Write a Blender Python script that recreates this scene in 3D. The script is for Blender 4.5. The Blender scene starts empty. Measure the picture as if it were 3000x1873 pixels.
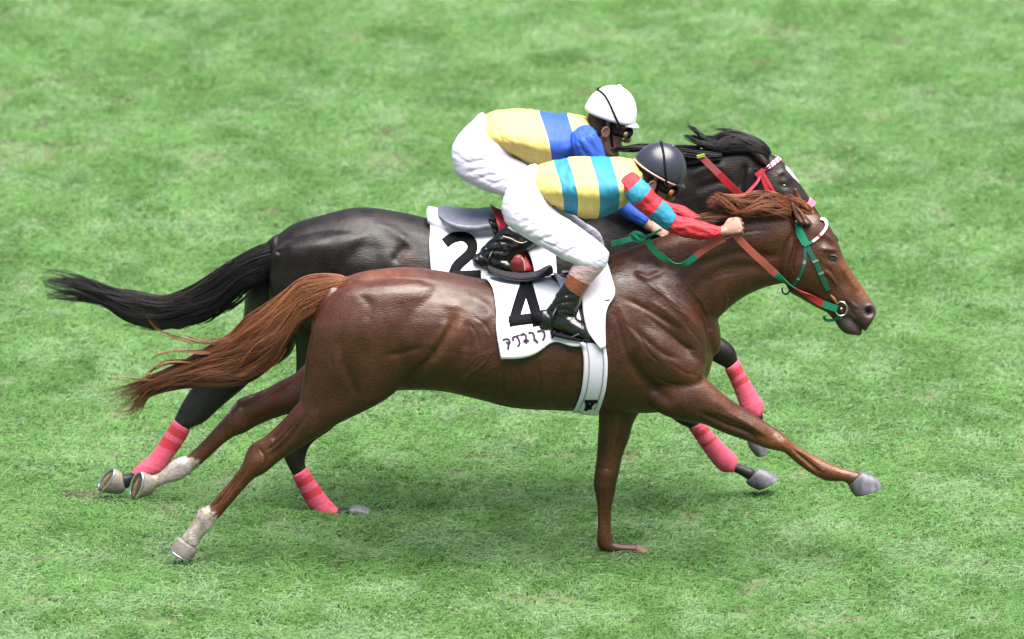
import bpy, math, random
import numpy as np
from mathutils import Vector, Matrix
from mathutils.bvhtree import BVHTree
random.seed(7); np.random.seed(7)
sc = bpy.context.scene
R = math.radians
# ------------------------------------------------------------------ camera
PITCH = R(14); DIST = 70.0; PXM = 620.0; ZC = 1.165
cp, sp = math.cos(PITCH), math.sin(PITCH)
CAM = np.array([0.0, -DIST*cp, ZC + DIST*sp])
cd = bpy.data.cameras.new('camera'); cam = bpy.data.objects.new('camera', cd)
sc.collection.objects.link(cam); sc.camera = cam
cam.location = CAM; cam.rotation_euler = (R(90)-PITCH, 0, 0)
cd.sensor_width = 36; cd.lens = 36*DIST/(3000/PXM); cd.clip_end = 3000; cd.clip_start = 1
cd.dof.use_dof = True; cd.dof.focus_distance = DIST+0.1; cd.dof.aperture_fstop = 3.0
# ------------------------------------------------------------------ light
SUN_EL, SUN_AZ = R(75), R(135)      # azimuth measured from +Y clockwise
w = bpy.data.worlds.new('World'); sc.world = w; w.use_nodes = True
nt = w.node_tree; bg = nt.nodes['Background']
sky = nt.nodes.new('ShaderNodeTexSky'); sky.sky_type = 'NISHITA'; sky.sun_disc = False
sky.sun_elevation = SUN_EL; sky.sun_rotation = SUN_AZ; sky.dust_density = 3.0; sky.air_density = 1.0
nt.links.new(sky.outputs[0], bg.inputs[0]); bg.inputs[1].default_value = 0.055
ld = bpy.data.lights.new('sun', 'SUN'); sun = bpy.data.objects.new('sun', ld); sc.collection.objects.link(sun)
ld.energy = 5.0; ld.angle = R(62); ld.color = (1, .96, .9)
sd = Vector((math.sin(SUN_AZ)*math.cos(SUN_EL), math.cos(SUN_AZ)*math.cos(SUN_EL), math.sin(SUN_EL)))
sun.rotation_euler = sd.to_track_quat('Z', 'Y').to_euler()
sc.view_settings.view_transform = 'Standard'; sc.view_settings.look = 'None'
sc.view_settings.exposure = 1.7; sc.view_settings.gamma = 1
sc.cycles.max_bounces = 6
# ------------------------------------------------------------------ pixel <-> world helpers (source photo 3000 px wide)
ZN = dict(W=(0,0,.80733), A=(1250,200,3.024), B=(1900,350,3.024), C=(2000,500,3.024), D=(1250,550,3.024),
          E=(1300,650,2.52), F=(100,700,2.422), G=(200,1050,2.326), H=(1600,900,2.0162), I=(700,600,2.326),
          J=(1700,700,2.52), K=(1700,400,3.78), L=(1850,350,3.78), M=(1450,850,6.048), N=(1400,550,5.04), Q=(1650,250,7.56))
def z(k, x, y):
    a, b, s = ZN[k]; return (a+x/s, b+y/s)
def st(k, rows):
    """stations written in a zoomed view -> full photo px; row = x1,y1,x2,y2,half_depth[,depth_centre]"""
    out = []
    for r in rows:
        x1, y1 = z(k, r[0], r[1]); x2, y2 = z(k, r[2], r[3])
        out.append((x1, y1, x2, y2) + tuple(r[4:]))
    return out
def P(px, py, y):
    ry = cp*DIST + sp*(936.5-py)/PXM
    t = (y - CAM[1])/ry
    return np.array([t*(px-1500)/PXM, y, CAM[2] + t*(-sp*DIST + cp*(936.5-py)/PXM)])
def raydir(px, py):
    d = np.array([(px-1500)/PXM, cp*DIST + sp*(936.5-py)/PXM, -sp*DIST + cp*(936.5-py)/PXM]); return d/np.linalg.norm(d)
def proj(V):
    d = V - CAM; f = d[:, 1]*cp - d[:, 2]*sp; r = d[:, 0]; u = d[:, 1]*sp + d[:, 2]*cp
    return np.stack([1500 + r/f*DIST*PXM, 936.5 - u/f*DIST*PXM], 1)
def cr(A, n):
    """Catmull-Rom through the rows of A, n samples a span"""
    A = np.asarray(A, float); m = len(A)
    if m == 2: return np.array([A[0]*(1-t)+A[1]*t for t in np.linspace(0, 1, n+1)])
    E = np.vstack([2*A[0]-A[1], A, 2*A[-1]-A[-2]]); out = []
    for i in range(m-1):
        p0, p1, p2, p3 = E[i:i+4]
        for t in np.arange(n)/n:
            out.append(.5*((2*p1)+(-p0+p2)*t+(2*p0-5*p1+4*p2-p3)*t*t+(-p0+3*p1-3*p2+p3)*t**3))
    out.append(A[-1]); return np.array(out)
# value noise
def vnoise(x, y, seed=0, per=64):
    rs = np.random.RandomState(seed); g = rs.rand(per, per)
    xi = np.floor(x).astype(int); yi = np.floor(y).astype(int); fx = x-xi; fy = y-yi
    fx = fx*fx*(3-2*fx); fy = fy*fy*(3-2*fy)
    a = g[xi % per, yi % per]; b = g[(xi+1) % per, yi % per]; c = g[xi % per, (yi+1) % per]; d = g[(xi+1) % per, (yi+1) % per]
    return (a*(1-fx)+b*fx)*(1-fy)+(c*(1-fx)+d*fx)*fy
def fbm(x, y, seed=0, o=4):
    s = 0; a = .5
    for k in range(o): s = s + a*vnoise(x*2**k+13*k, y*2**k+7*k, seed+k); a *= .5
    return s/(1-.5**o)
# ------------------------------------------------------------------ materials
MATS = {}
def mat(name, col=(.5,.5,.5), rough=.6, spec=.5, vcol=None, noise=0.0, nscale=30, bump=0.0, bscale=200, sheen=0, metal=0, coat=0, stretch=(1,1,1), trans=0, aniso_bump=None):
    if name in MATS: return MATS[name]
    if not metal: col = tuple(q*(.74 if min(col) > .7 else .62) for q in col)
    m = bpy.data.materials.new(name); m.use_nodes = True; t = m.node_tree; b = t.nodes['Principled BSDF']
    N = t.nodes.new; Lk = t.links.new
    b.inputs['Roughness'].default_value = rough; b.inputs['Specular IOR Level'].default_value = spec
    b.inputs['Metallic'].default_value = metal; b.inputs['Coat Weight'].default_value = coat
    b.inputs['Sheen Weight'].default_value = sheen
    tc = N('ShaderNodeTexCoord'); mp = N('ShaderNodeMapping'); Lk(tc.outputs['Object'], mp.inputs[0]); mp.inputs['Scale'].default_value = stretch
    src = None
    if vcol:
        a = N('ShaderNodeAttribute'); a.attribute_name = vcol; src = a.outputs['Color']
    if noise:
        no = N('ShaderNodeTexNoise'); no.inputs['Scale'].default_value = nscale; no.inputs['Detail'].default_value = 6
        Lk(mp.outputs[0], no.inputs[0])
        mr = N('ShaderNodeMapRange'); Lk(no.outputs[0], mr.inputs[0]); mr.inputs[1].default_value = .3; mr.inputs[2].default_value = .7
        mr.inputs[3].default_value = 1-noise; mr.inputs[4].default_value = 1+noise
        mx = N('ShaderNodeMix'); mx.data_type = 'RGBA'; mx.blend_type = 'MULTIPLY'; mx.inputs[0].default_value = 1
        if src: Lk(src, mx.inputs[6])
        else: mx.inputs[6].default_value = (*col, 1)
        cb = N('ShaderNodeCombineXYZ'); [Lk(mr.outputs[0], cb.inputs[i]) for i in range(3)]
        Lk(cb.outputs[0], mx.inputs[7]); src = mx.outputs[2]
    if src: Lk(src, b.inputs['Base Color'])
    else: b.inputs['Base Color'].default_value = (*col, 1)
    if bump:
        no = N('ShaderNodeTexNoise'); no.inputs['Scale'].default_value = bscale; no.inputs['Detail'].default_value = 4
        Lk(mp.outputs[0], no.inputs[0]); bp = N('ShaderNodeBump'); bp.inputs['Strength'].default_value = bump; bp.inputs['Distance'].default_value = .01
        Lk(no.outputs[0], bp.inputs['Height']); Lk(bp.outputs[0], b.inputs['Normal'])
    MATS[name] = m; return m
def coat(name, rough, spec=.5, sheen=.04):
    """horse coat: vertex colour, short-hair grain, sweat-sheen variation, fine bump"""
    m = bpy.data.materials.new(name); m.use_nodes = True; t = m.node_tree; b = t.nodes['Principled BSDF']; N = t.nodes.new; Lk = t.links.new
    tc = N('ShaderNodeTexCoord'); a = N('ShaderNodeAttribute'); a.attribute_name = 'Col'
    def noise(scale, det, sx=(1,1,1)):
        mp = N('ShaderNodeMapping'); Lk(tc.outputs['Object'], mp.inputs[0]); mp.inputs['Scale'].default_value = sx
        n = N('ShaderNodeTexNoise'); n.inputs['Scale'].default_value = scale; n.inputs['Detail'].default_value = det; Lk(mp.outputs[0], n.inputs[0]); return n.outputs[0]
    def rng(s, lo, hi, a0=.3, a1=.7):
        r = N('ShaderNodeMapRange'); Lk(s, r.inputs[0]); r.inputs[1].default_value = a0; r.inputs[2].default_value = a1; r.inputs[3].default_value = lo; r.inputs[4].default_value = hi; return r.outputs[0]
    g = N('ShaderNodeMath'); g.operation = 'MULTIPLY'; Lk(rng(noise(6, 6), .72, 1.3), g.inputs[0]); Lk(rng(noise(170, 4, (.3, 1, 1)), .62, 1.38), g.inputs[1])
    vm = N('ShaderNodeVectorMath'); vm.operation = 'SCALE'; Lk(a.outputs['Color'], vm.inputs[0]); Lk(g.outputs[0], vm.inputs['Scale'])
    Lk(vm.outputs[0], b.inputs['Base Color'])
    Lk(rng(noise(12, 6), rough-.10, rough+.16), b.inputs['Roughness']); b.inputs['Specular IOR Level'].default_value = spec
    b.inputs['Sheen Weight'].default_value = sheen; b.inputs['Sheen Roughness'].default_value = .4
    h = N('ShaderNodeMath'); h.operation = 'MULTIPLY_ADD'; Lk(noise(14, 2, (1, 1, 1.0)), h.inputs[0]); h.inputs[1].default_value = .55; Lk(rng(noise(170, 3, (.25, 1, 1)), 0, .15), h.inputs[2])
    bp = N('ShaderNodeBump'); bp.inputs['Strength'].default_value = .32; bp.inputs['Distance'].default_value = .012; Lk(h.outputs[0], bp.inputs['Height']); Lk(bp.outputs[0], b.inputs['Normal'])
    return m
def hairmat(name, c0, c1, rough=.45):
    m = bpy.data.materials.new(name); m.use_nodes = True; t = m.node_tree; b = t.nodes['Principled BSDF']; N = t.nodes.new; Lk = t.links.new
    a = N('ShaderNodeAttribute'); a.attribute_name = 'rnd'; cr_ = N('ShaderNodeValToRGB'); Lk(a.outputs['Fac'], cr_.inputs[0])
    cr_.color_ramp.elements[0].color = (*c0, 1); cr_.color_ramp.elements[1].color = (*c1, 1)
    Lk(cr_.outputs[0], b.inputs['Base Color']); b.inputs['Roughness'].default_value = rough; b.inputs['Specular IOR Level'].default_value = .4
    return m
# ------------------------------------------------------------------ object helpers
def link(o, parent=None):
    sc.collection.objects.link(o)
    if parent is not None: o.parent = parent
    return o
def empty(name, loc, label, cat, group=None):
    o = bpy.data.objects.new(name, None); link(o); o.location = loc; o['label'] = label; o['category'] = cat
    o.empty_display_size = .2
    if group: o['group'] = group
    return o
def mesh(name, V, F, m=None, parent=None, smooth=True, mi=None, mats=None, col=None, rnd=None):
    """mesh object; V in world space, parent offset taken out"""
    V = np.asarray(V, float)
    if parent is not None:
        off = np.array(parent.location)
        p = parent.parent
        while p is not None: off = off + np.array(p.location); p = p.parent
        V = V - off
    me = bpy.data.meshes.new(name); fa = isinstance(F, np.ndarray)
    n = len(V); me.vertices.add(n); me.vertices.foreach_set('co', V.astype(np.float32).ravel())
    if fa: k = F.shape[1]; tot = np.full(len(F), k); idx = F.ravel()
    else: tot = np.array([len(f) for f in F]); idx = np.concatenate([np.asarray(f) for f in F])
    me.loops.add(len(idx)); me.loops.foreach_set('vertex_index', idx.astype(np.int32))
    me.polygons.add(len(tot)); me.polygons.foreach_set('loop_start', np.concatenate([[0], np.cumsum(tot)[:-1]]).astype(np.int32))
    try: me.polygons.foreach_set('loop_total', tot.astype(np.int32))
    except Exception: pass
    if mats:
        for q in mats: me.materials.append(q)
        if mi is not None: me.polygons.foreach_set('material_index', np.asarray(mi, np.int32))
    elif m: me.materials.append(m)
    me.update(calc_edges=True)
    me.polygons.foreach_set('use_smooth', np.full(len(tot), smooth)); me.validate()
    if col is not None:
        a = me.color_attributes.new('Col', 'FLOAT_COLOR', 'POINT'); a.data.foreach_set('color', np.concatenate([col, np.ones((n, 1))], 1).astype(np.float32).ravel())
    if rnd is not None:
        a = me.attributes.new('rnd', 'FLOAT', 'POINT'); a.data.foreach_set('value', np.asarray(rnd, np.float32))
    o = bpy.data.objects.new(name, me); link(o, parent); return o
def rings_mesh(C, U, Wv, nr, cap=(.7, .7), base=0, sq=1.0):
    """closed tube from ring centres and half axes; cap=0 gives a flat end, None leaves it open"""
    th = np.linspace(0, 2*np.pi, nr, endpoint=False); c_, s_ = np.cos(th), np.sin(th)
    if sq != 1.0: c_, s_ = np.sign(c_)*abs(c_)**sq, np.sign(s_)*abs(s_)**sq
    C = list(C); U = list(U); Wv = list(Wv); n0 = 0
    def capr(c, d, u, w_, k):
        L = []; r = k*min(np.linalg.norm(u), np.linalg.norm(w_))
        for a in (.45, .9, 1.25): L.append((c+d*r*math.sin(a), u*math.cos(a), w_*math.cos(a)))
        return L, c+d*r*1.03
    poles = [None, None]
    if cap[0]:
        d = C[0]-C[1]; d = d/(np.linalg.norm(d)+1e-9); L, p = capr(C[0], d, U[0], Wv[0], cap[0]); poles[0] = p
        for a in L: C.insert(0, a[0]); U.insert(0, a[1]); Wv.insert(0, a[2])
        n0 = 3
    elif cap[0] == 0: poles[0] = C[0]
    if cap[1]:
        d = C[-1]-C[-2]; d = d/(np.linalg.norm(d)+1e-9); L, p = capr(C[-1], d, U[-1], Wv[-1], cap[1]); poles[1] = p
        for a in L: C.append(a[0]); U.append(a[1]); Wv.append(a[2])
    elif cap[1] == 0: poles[1] = C[-1]
    C = np.array(C); U = np.array(U); Wv = np.array(Wv); n = len(C)
    V = (C[:, None] + U[:, None]*c_[None, :, None] + Wv[:, None]*s_[None, :, None]).reshape(-1, 3)
    F = []; par = []
    for i in range(n-1):
        for j in range(nr):
            F.append((base+i*nr+j, base+(i+1)*nr+j, base+(i+1)*nr+(j+1) % nr, base+i*nr+(j+1) % nr)); par.append(i-n0)
    extra = []
    if poles[0] is not None:
        extra.append(poles[0]); q = base+len(V)
        for j in range(nr): F.append((q, base+j, base+(j+1) % nr)); par.append(-n0)
    if poles[1] is not None:
        q = base+len(V)+len(extra); extra.append(poles[1]); o = base+(n-1)*nr
        for j in range(nr): F.append((q, o+(j+1) % nr, o+j)); par.append(n-1-n0)
    if extra: V = np.vstack([V, extra])
    return V, F, np.array(par)
def sect(S, y0, sub, fix=True):
    rows = [tuple(r[:5]) + ((r[5],) if len(r) > 5 else (y0,)) for r in S]
    A = cr(rows, sub); C, U, Wv = [], [], []
    for x1, y1, x2, y2, hd, yc in A:
        a = P(x1, y1, yc); b = P(x2, y2, yc); c = (a+b)/2; u = (a-b)/2; hd = max(hd, .003)
        if fix and abs(u[2]) > 1e-6:
            k = 1-(hd*sp/(abs(u[2])*cp+abs(u[0])+1e-9))**2; u = u*np.array([1, 1, math.sqrt(max(k, .5))])
        C.append(c); U.append(u); Wv.append(np.array([0, hd, 0]))
    return C, U, Wv
def loft(S, y0=0, sub=6, nr=28, cap=(.7, .7), sq=1.0, base=0):
    C, U, Wv = sect(S, y0, sub); return rings_mesh(C, U, Wv, nr, cap, base, sq)
def join(parts):
    Vs, Fs, o = [], [], 0
    for V, F in parts:
        Vs.append(V); Fs += [tuple(i+o for i in f) for f in F]; o += len(V)
    return np.vstack(Vs), Fs
def shrink(S, k):
    out = []
    for r in S:
        mx, my = (r[0]+r[2])/2, (r[1]+r[3])/2
        out.append((mx+(r[0]-mx)*k, my+(r[1]-my)*k, mx+(r[2]-mx)*k, my+(r[3]-my)*k, r[4]*k)+tuple(r[5:]))
    return out
def remesh(parts, voxel):
    V, F = join(parts); me = bpy.data.meshes.new('t'); me.from_pydata(V.tolist(), [], F); me.update()
    o = bpy.data.objects.new('t', me); sc.collection.objects.link(o)
    import bmesh
    bm = bmesh.new(); bm.from_mesh(me); bmesh.ops.recalc_face_normals(bm, faces=bm.faces); bm.to_mesh(me); bm.free()
    md = o.modifiers.new('r', 'REMESH'); md.mode = 'VOXEL'; md.voxel_size = voxel
    dg = bpy.context.evaluated_depsgraph_get(); ev = o.evaluated_get(dg); m2 = ev.to_mesh()
    n = len(m2.vertices); co = np.empty(n*3, np.float32); m2.vertices.foreach_get('co', co); co = co.reshape(-1, 3).astype(float)
    nf = len(m2.polygons); tt = np.empty(nf, np.int32); m2.polygons.foreach_get('loop_total', tt)
    li = np.empty(len(m2.loops), np.int32); m2.loops.foreach_get('vertex_index', li)
    Fq = li.reshape(-1, 4) if (tt == 4).all() else None
    if Fq is None:
        s = np.concatenate([[0], np.cumsum(tt)[:-1]]); Fq = np.array([list(li[a:a+k]) if k == 4 else list(li[a:a+3])+[li[a+2]] for a, k in zip(s, tt)])
    ev.to_mesh_clear(); bpy.data.objects.remove(o); bpy.data.meshes.remove(me)
    return co, Fq
def edges_of(F):
    E = np.vstack([F[:, [i, (i+1) % 4]] for i in range(4)]); E = np.sort(E, 1); E = E[E[:, 0] != E[:, 1]]; return np.unique(E, axis=0)
def smooth(V, F, it, wt=None, E=None):
    E = edges_of(F) if E is None else E; n = len(V)
    deg = np.bincount(E.ravel(), minlength=n).astype(float)[:, None]; deg[deg == 0] = 1
    wt = np.full((n, 1), .5) if wt is None else wt[:, None]*.5
    for _ in range(it):
        S = np.empty_like(V)
        for k in range(3):
            S[:, k] = np.bincount(E[:, 0], V[E[:, 1], k], n)+np.bincount(E[:, 1], V[E[:, 0], k], n)
        V = V + wt*(S/deg-V)
    return V
def normals(V, F):
    n = np.cross(V[F[:, 2]]-V[F[:, 0]], V[F[:, 3]]-V[F[:, 1]]); N = np.zeros_like(V)
    for k in range(4):
        for c in range(3): N[:, c] += np.bincount(F[:, k], n[:, c], len(V))
    return N/(np.linalg.norm(N, axis=1, keepdims=True)+1e-12)
def mproj(V, y0):
    """pixel position of each vertex folded to the near side"""
    W_ = V.copy(); W_[:, 1] = y0-abs(W_[:, 1]-y0); return proj(W_)
def bumpv(V, N, px, brushes, y0, ymax=None):
    """blobs: ('b', zone, x, y, rx, ry, angle_deg, amp_m)  strokes: ('s', zone, pts, width, amp_m) ; lengths in zone px"""
    d = np.zeros(len(V)); side = np.clip(abs(N[:, 1])*1.6-.25, 0, 1)
    for b in brushes:
        s = ZN[b[1]][2]
        if b[0] == 'b':
            cx, cy = z(b[1], b[2], b[3]); a = R(b[6]); dx, dy = px[:, 0]-cx, px[:, 1]-cy
            u = (dx*math.cos(a)+dy*math.sin(a))*s/b[4]; v = (-dx*math.sin(a)+dy*math.cos(a))*s/b[5]
            d += b[7]*np.exp(-(u*u+v*v)*1.2)
        else:
            pts = cr([z(b[1], *p) for p in b[2]], 6); best = np.full(len(V), 1e9); tt = np.zeros(len(V)); m = len(pts)-1
            for i in range(m):
                p, q = pts[i], pts[i+1]; e = q-p; L = e@e+1e-9
                t = np.clip(((px-p)@e)/L, 0, 1); dd = np.linalg.norm(px-p-t[:, None]*e, axis=1); k = dd < best
                best = np.where(k, dd, best); tt = np.where(k, (i+t)/m, tt)
            fade = np.clip(np.minimum(tt, 1-tt)*5, .15, 1)
            d += b[4]*np.exp(-(best*s/b[3])**2)*fade
    return V + N*(d*side*1.05)[:, None]
def inpoly(px, poly):
    x, y = px[:, 0], px[:, 1]; c = np.zeros(len(px), bool); n = len(poly)
    for i in range(n):
        x1, y1 = poly[i]; x2, y2 = poly[(i+1) % n]
        with np.errstate(divide='ignore', invalid='ignore'):
            c ^= ((y1 > y) != (y2 > y)) & (x < (x2-x1)*(y-y1)/(y2-y1+1e-12)+x1)
    return c
def paint(col, V, px, zk, pts, c, yr=None, jit=3.0):
    poly = [z(zk, *p) for p in pts]
    j = px + jit*np.stack([vnoise(px[:, 0]/6, px[:, 1]/6, 3)-.5, vnoise(px[:, 0]/6, px[:, 1]/6, 4)-.5], 1)*2
    k = inpoly(j, poly)
    if yr: k &= (V[:, 1] > yr[0]) & (V[:, 1] < yr[1])
    col[k] = c
def bvh_of(V, F): return BVHTree.FromPolygons([tuple(v) for v in V], [tuple(int(i) for i in dict.fromkeys(map(int, f))) for f in F])
def cast(b, px, py, off, y0):
    d = raydir(px, py); h, n, i, dist = b.ray_cast(Vector(CAM), Vector(d), 500)
    if h is None:
        h, n, i, dist = b.find_nearest(Vector(P(px, py, y0)))
    if n.dot(Vector(d)) > 0: n = -n
    return np.array(h)+np.array(n)*off, np.array(n)
def solid(o, t, off=1.0):
    m = o.modifiers.new('thickness', 'SOLIDIFY'); m.thickness = t; m.offset = off; return o
def grid_faces(nu, nv, closed=False):
    return [(i*nv+j, (i+1)*nv+j, (i+1)*nv+j+1, i*nv+j+1) for i in range(nu-1) for j in range(nv-1)]
def drape(name, zk, Lp, Rp, nu, nv, b, off, y0, parent, m, thick=.004, mirror=None, wave=0, bow=None, raw=False, sm=0, **kw):
    """sheet laid on the surface: L and R edge curves in a zoomed view, rows going down; mirror: 'top' / 'bottom' wraps over to the far side"""
    Lc = cr([z(zk, *p) for p in Lp], 8); Rc = cr([z(zk, *p) for p in Rp], 8)
    ti = np.linspace(0, 1, nu); sel = lambda A, t: np.array([np.interp(t*(len(A)-1), np.arange(len(A)), A[:, k]) for k in (0, 1)])
    G = np.zeros((nu, nv, 3))
    for i, t in enumerate(ti):
        l, r = sel(Lc, t), sel(Rc, t)
        for j, s in enumerate(np.linspace(0, 1, nv)):
            p = l*(1-s)+r*s
            if bow: p = p+np.array([0, bow(s)*t**3/ZN[zk][2]])
            G[i, j] = cast(b, p[0], p[1], off, y0)[0]
    for _ in range(sm):
        H = G.copy(); H[1:-1] = (G[:-2]+G[2:]+2*G[1:-1])/4; G = H.copy(); H[:, 1:-1] = (G[:, :-2]+G[:, 2:]+2*G[:, 1:-1])/4; G = H
    if wave:
        for i in range(nu):
            for j in range(nv): G[i, j, 1] -= wave*(ti[i]**2)*(.5+.5*math.sin(j/nv*9+i*.15))
    if mirror:
        M = G.copy(); M[..., 1] = 2*y0-M[..., 1]; k = 10; row = -1 if mirror == 'bottom' else 0; B = []
        for q in range(1, k):
            t = q/k; r = []
            for j in range(nv):
                a, c = G[row, j], M[row, j]; p = a*(1-t)+c*t; up = 1 if mirror == 'top' else -1
                h = b.ray_cast(Vector((p[0], p[1], p[2]+up*1.0)), Vector((0, 0, -up)))[0]
                zz = p[2] if h is None else (max(h[2]+off, p[2]) if up > 0 else max(min(h[2]-off, p[2]), p[2]-.05*math.sin(math.pi*t)))
                r.append([p[0], p[1], zz])
            B.append(r)
        B = np.array(B)
        G = np.concatenate([G, B, M[::-1]], 0) if mirror == 'bottom' else np.concatenate([G[::-1], B, M], 0)
    V = G.reshape(-1, 3); F = grid_faces(G.shape[0], nv)
    if raw: return V, F
    o = mesh(name, V, F, m, parent, **kw); solid(o, thick, 0); return o
def strap(name, zk, pts, wid, b, off, y0, parent, mats, thick=.004, pat=None, n=6, raw=False):
    """strap lying on the body, centre line and width in zoomed px"""
    c = cr([z(zk, *p) for p in pts], n); hw = wid/ZN[zk][2]/2; V = []
    for i, p in enumerate(c):
        t = c[min(i+1, len(c)-1)]-c[max(i-1, 0)]; t = t/(np.linalg.norm(t)+1e-9); nn = np.array([-t[1], t[0]])
        a, na = cast(b, *(p+nn*hw), off, y0); m_, nm = cast(b, *p, off, y0); d_, nd = cast(b, *(p-nn*hw), off, y0)
        if np.linalg.norm(a-m_) > 3*hw/PXM: a = m_+(P(*(p+nn*hw), 0)-P(*p, 0))
        if np.linalg.norm(d_-m_) > 3*hw/PXM: d_ = m_+(P(*(p-nn*hw), 0)-P(*p, 0))
        V += [a, m_, d_]
    V = np.array(V); V = V.reshape(-1, 3, 3)
    for _ in range(2): V[1:-1] = (V[:-2]+2*V[1:-1]+V[2:])/4
    V = V.reshape(-1, 3)
    F = grid_faces(len(c), 3)
    if raw: return V, F
    mi = None
    if pat: mi = [pat((i//2)/(len(c)-1)) for i in range(len(F))]
    o = mesh(name, V, F, None, parent, smooth=False, mats=mats, mi=mi); solid(o, thick, 0); return o
def ribbon(name, pts3, wid, parent, mats, nrm=(0, -1, 0), thick=.003, pat=None, n=6, tw=None, wf=None):
    c = cr(pts3, n); V = []; N = np.array(nrm, float)
    for i, p in enumerate(c):
        t = c[min(i+1, len(c)-1)]-c[max(i-1, 0)]; t /= np.linalg.norm(t)+1e-9
        s = np.cross(t, N); s /= np.linalg.norm(s)+1e-9; q = i/(len(c)-1)
        if tw: s = np.array(Matrix.Rotation(tw(q), 3, Vector(t)) @ Vector(s))
        hw = wid/2*(wf(q) if wf else 1); V += [p+s*hw, p-s*hw]
    F = grid_faces(len(c), 2); mi = [pat(i/(len(c)-1)) for i in range(len(F))] if pat else None
    o = mesh(name, V, F, None, parent, smooth=False, mats=mats, mi=mi); solid(o, thick, 0); return o
def tube(pts3, r, n=6, nr=8, cap=(.8, .8), rad=None):
    c = cr(pts3, n); U, Wv = [], []; up = np.array([.3, -.9, .2])
    for i in range(len(c)):
        t = c[min(i+1, len(c)-1)]-c[max(i-1, 0)]; t /= np.linalg.norm(t)+1e-9
        u = up-t*(up@t); u /= np.linalg.norm(u); v = np.cross(t, u); up = u
        rr = r if rad is None else np.interp(i/(len(c)-1)*(len(rad)-1), np.arange(len(rad)), rad)
        U.append(u*rr); Wv.append(v*rr)
    V, F, _ = rings_mesh(list(c), U, Wv, nr, cap); return V, F
def hair(name, S, y0, n, parent, m, r=.0012, ns=22, s0=(0, .35), s1=(.6, 1.0), wander=.25, frizz=.0, rho=1.0, seed=1, fix=True, lock=26):
    """strands running inside a lofted envelope, each a thin tapered three-sided tube"""
    rs = np.random.RandomState(seed); C, U, Wv = map(np.array, sect(S, y0, 6, fix)); k = len(C)-1
    nl = max(5, n//lock); lk = rs.randint(0, nl, n)
    la1 = s1[1]-(s1[1]-s1[0])*rs.rand(nl)**1.15
    a0 = s0[0]+(s0[1]-s0[0])*rs.rand(nl)[lk]**1.5; a1 = np.clip(la1[lk]-.10*rs.rand(n)**2, .05, s1[1]); a0 = np.minimum(a0, a1-.08)
    t = a0[:, None]+(a1-a0)[:, None]*np.linspace(0, 1, ns)[None]
    f = np.clip(t*k, 0, k-1e-6); i = f.astype(int); fr = (f-i)[..., None]
    c = C[i]*(1-fr)+C[i+1]*fr; u = U[i]*(1-fr)+U[i+1]*fr; w_ = Wv[i]*(1-fr)+Wv[i+1]*fr
    lth = rs.rand(nl)*2*np.pi; lq = np.sqrt(rs.rand(nl))*rho; la, lb = lq*np.cos(lth), lq*np.sin(lth)
    ra, rb = rs.randn(n)*.13, rs.randn(n)*.13
    ph = (rs.rand(nl, 4)*6.28)[lk]+rs.randn(n, 4)*.12; fq = (2+4*rs.rand(nl, 2))[lk]; T = t*1.0
    grow = (T-a0[:, None]); q = np.linspace(0, 1, ns)[None]; tight = 1.25-1.0*q**1.5
    A = la[lk][:, None]+ra[:, None]*tight+wander*np.sin(fq[:, :1]*T*3+ph[:, :1])*np.clip(grow*2.5, 0, 1)
    B = lb[lk][:, None]+rb[:, None]*tight+wander*np.sin(fq[:, 1:]*T*3+ph[:, 1:2])*np.clip(grow*2.5, 0, 1)
    L = np.sqrt(A*A+B*B); s = np.where(L > 1.08, 1.08/L, 1); A *= s; B *= s
    Pn = c+u*A[..., None]+w_*B[..., None]
    if frizz: Pn += frizz*np.stack([np.sin(T*9+ph[:, 2:3]), np.cos(T*8+ph[:, 3:4]), np.sin(T*7+ph[:, 1:2])], -1)*np.clip(grow, 0, 1)[..., None]**2
    tan = np.gradient(Pn, axis=1); tan /= np.linalg.norm(tan, axis=2, keepdims=True)+1e-9
    e = np.cross(tan, np.array([0, 1, .1])); e /= np.linalg.norm(e, axis=2, keepdims=True)+1e-9; g = np.cross(tan, e)
    rr = (r*(.7+.6*rs.rand(n)))[:, None]*np.clip(1.05-np.linspace(0, 1, ns)[None]**3, .1, 1)
    V = np.stack([Pn+(e*math.cos(x)+g*math.sin(x))*rr[..., None] for x in (0, 2.094, 4.189)], 2).reshape(-1, 3)
    base = (np.arange(n)*ns*3)[:, None, None]+(np.arange(ns-1)*3)[None, :, None]
    F = np.stack([np.stack([base[..., 0]+j, base[..., 0]+(j+1) % 3, base[..., 0]+3+(j+1) % 3, base[..., 0]+3+j], -1) for j in range(3)], 2).reshape(-1, 4)
    clump = rs.rand(nl)[lk]*.75+rs.rand(n)*.35-.05
    rnd = np.repeat(np.clip(clump, 0, 1), ns*3)
    return mesh(name, V, F, m, parent, rnd=rnd) if name else (V, F, rnd)

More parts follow.
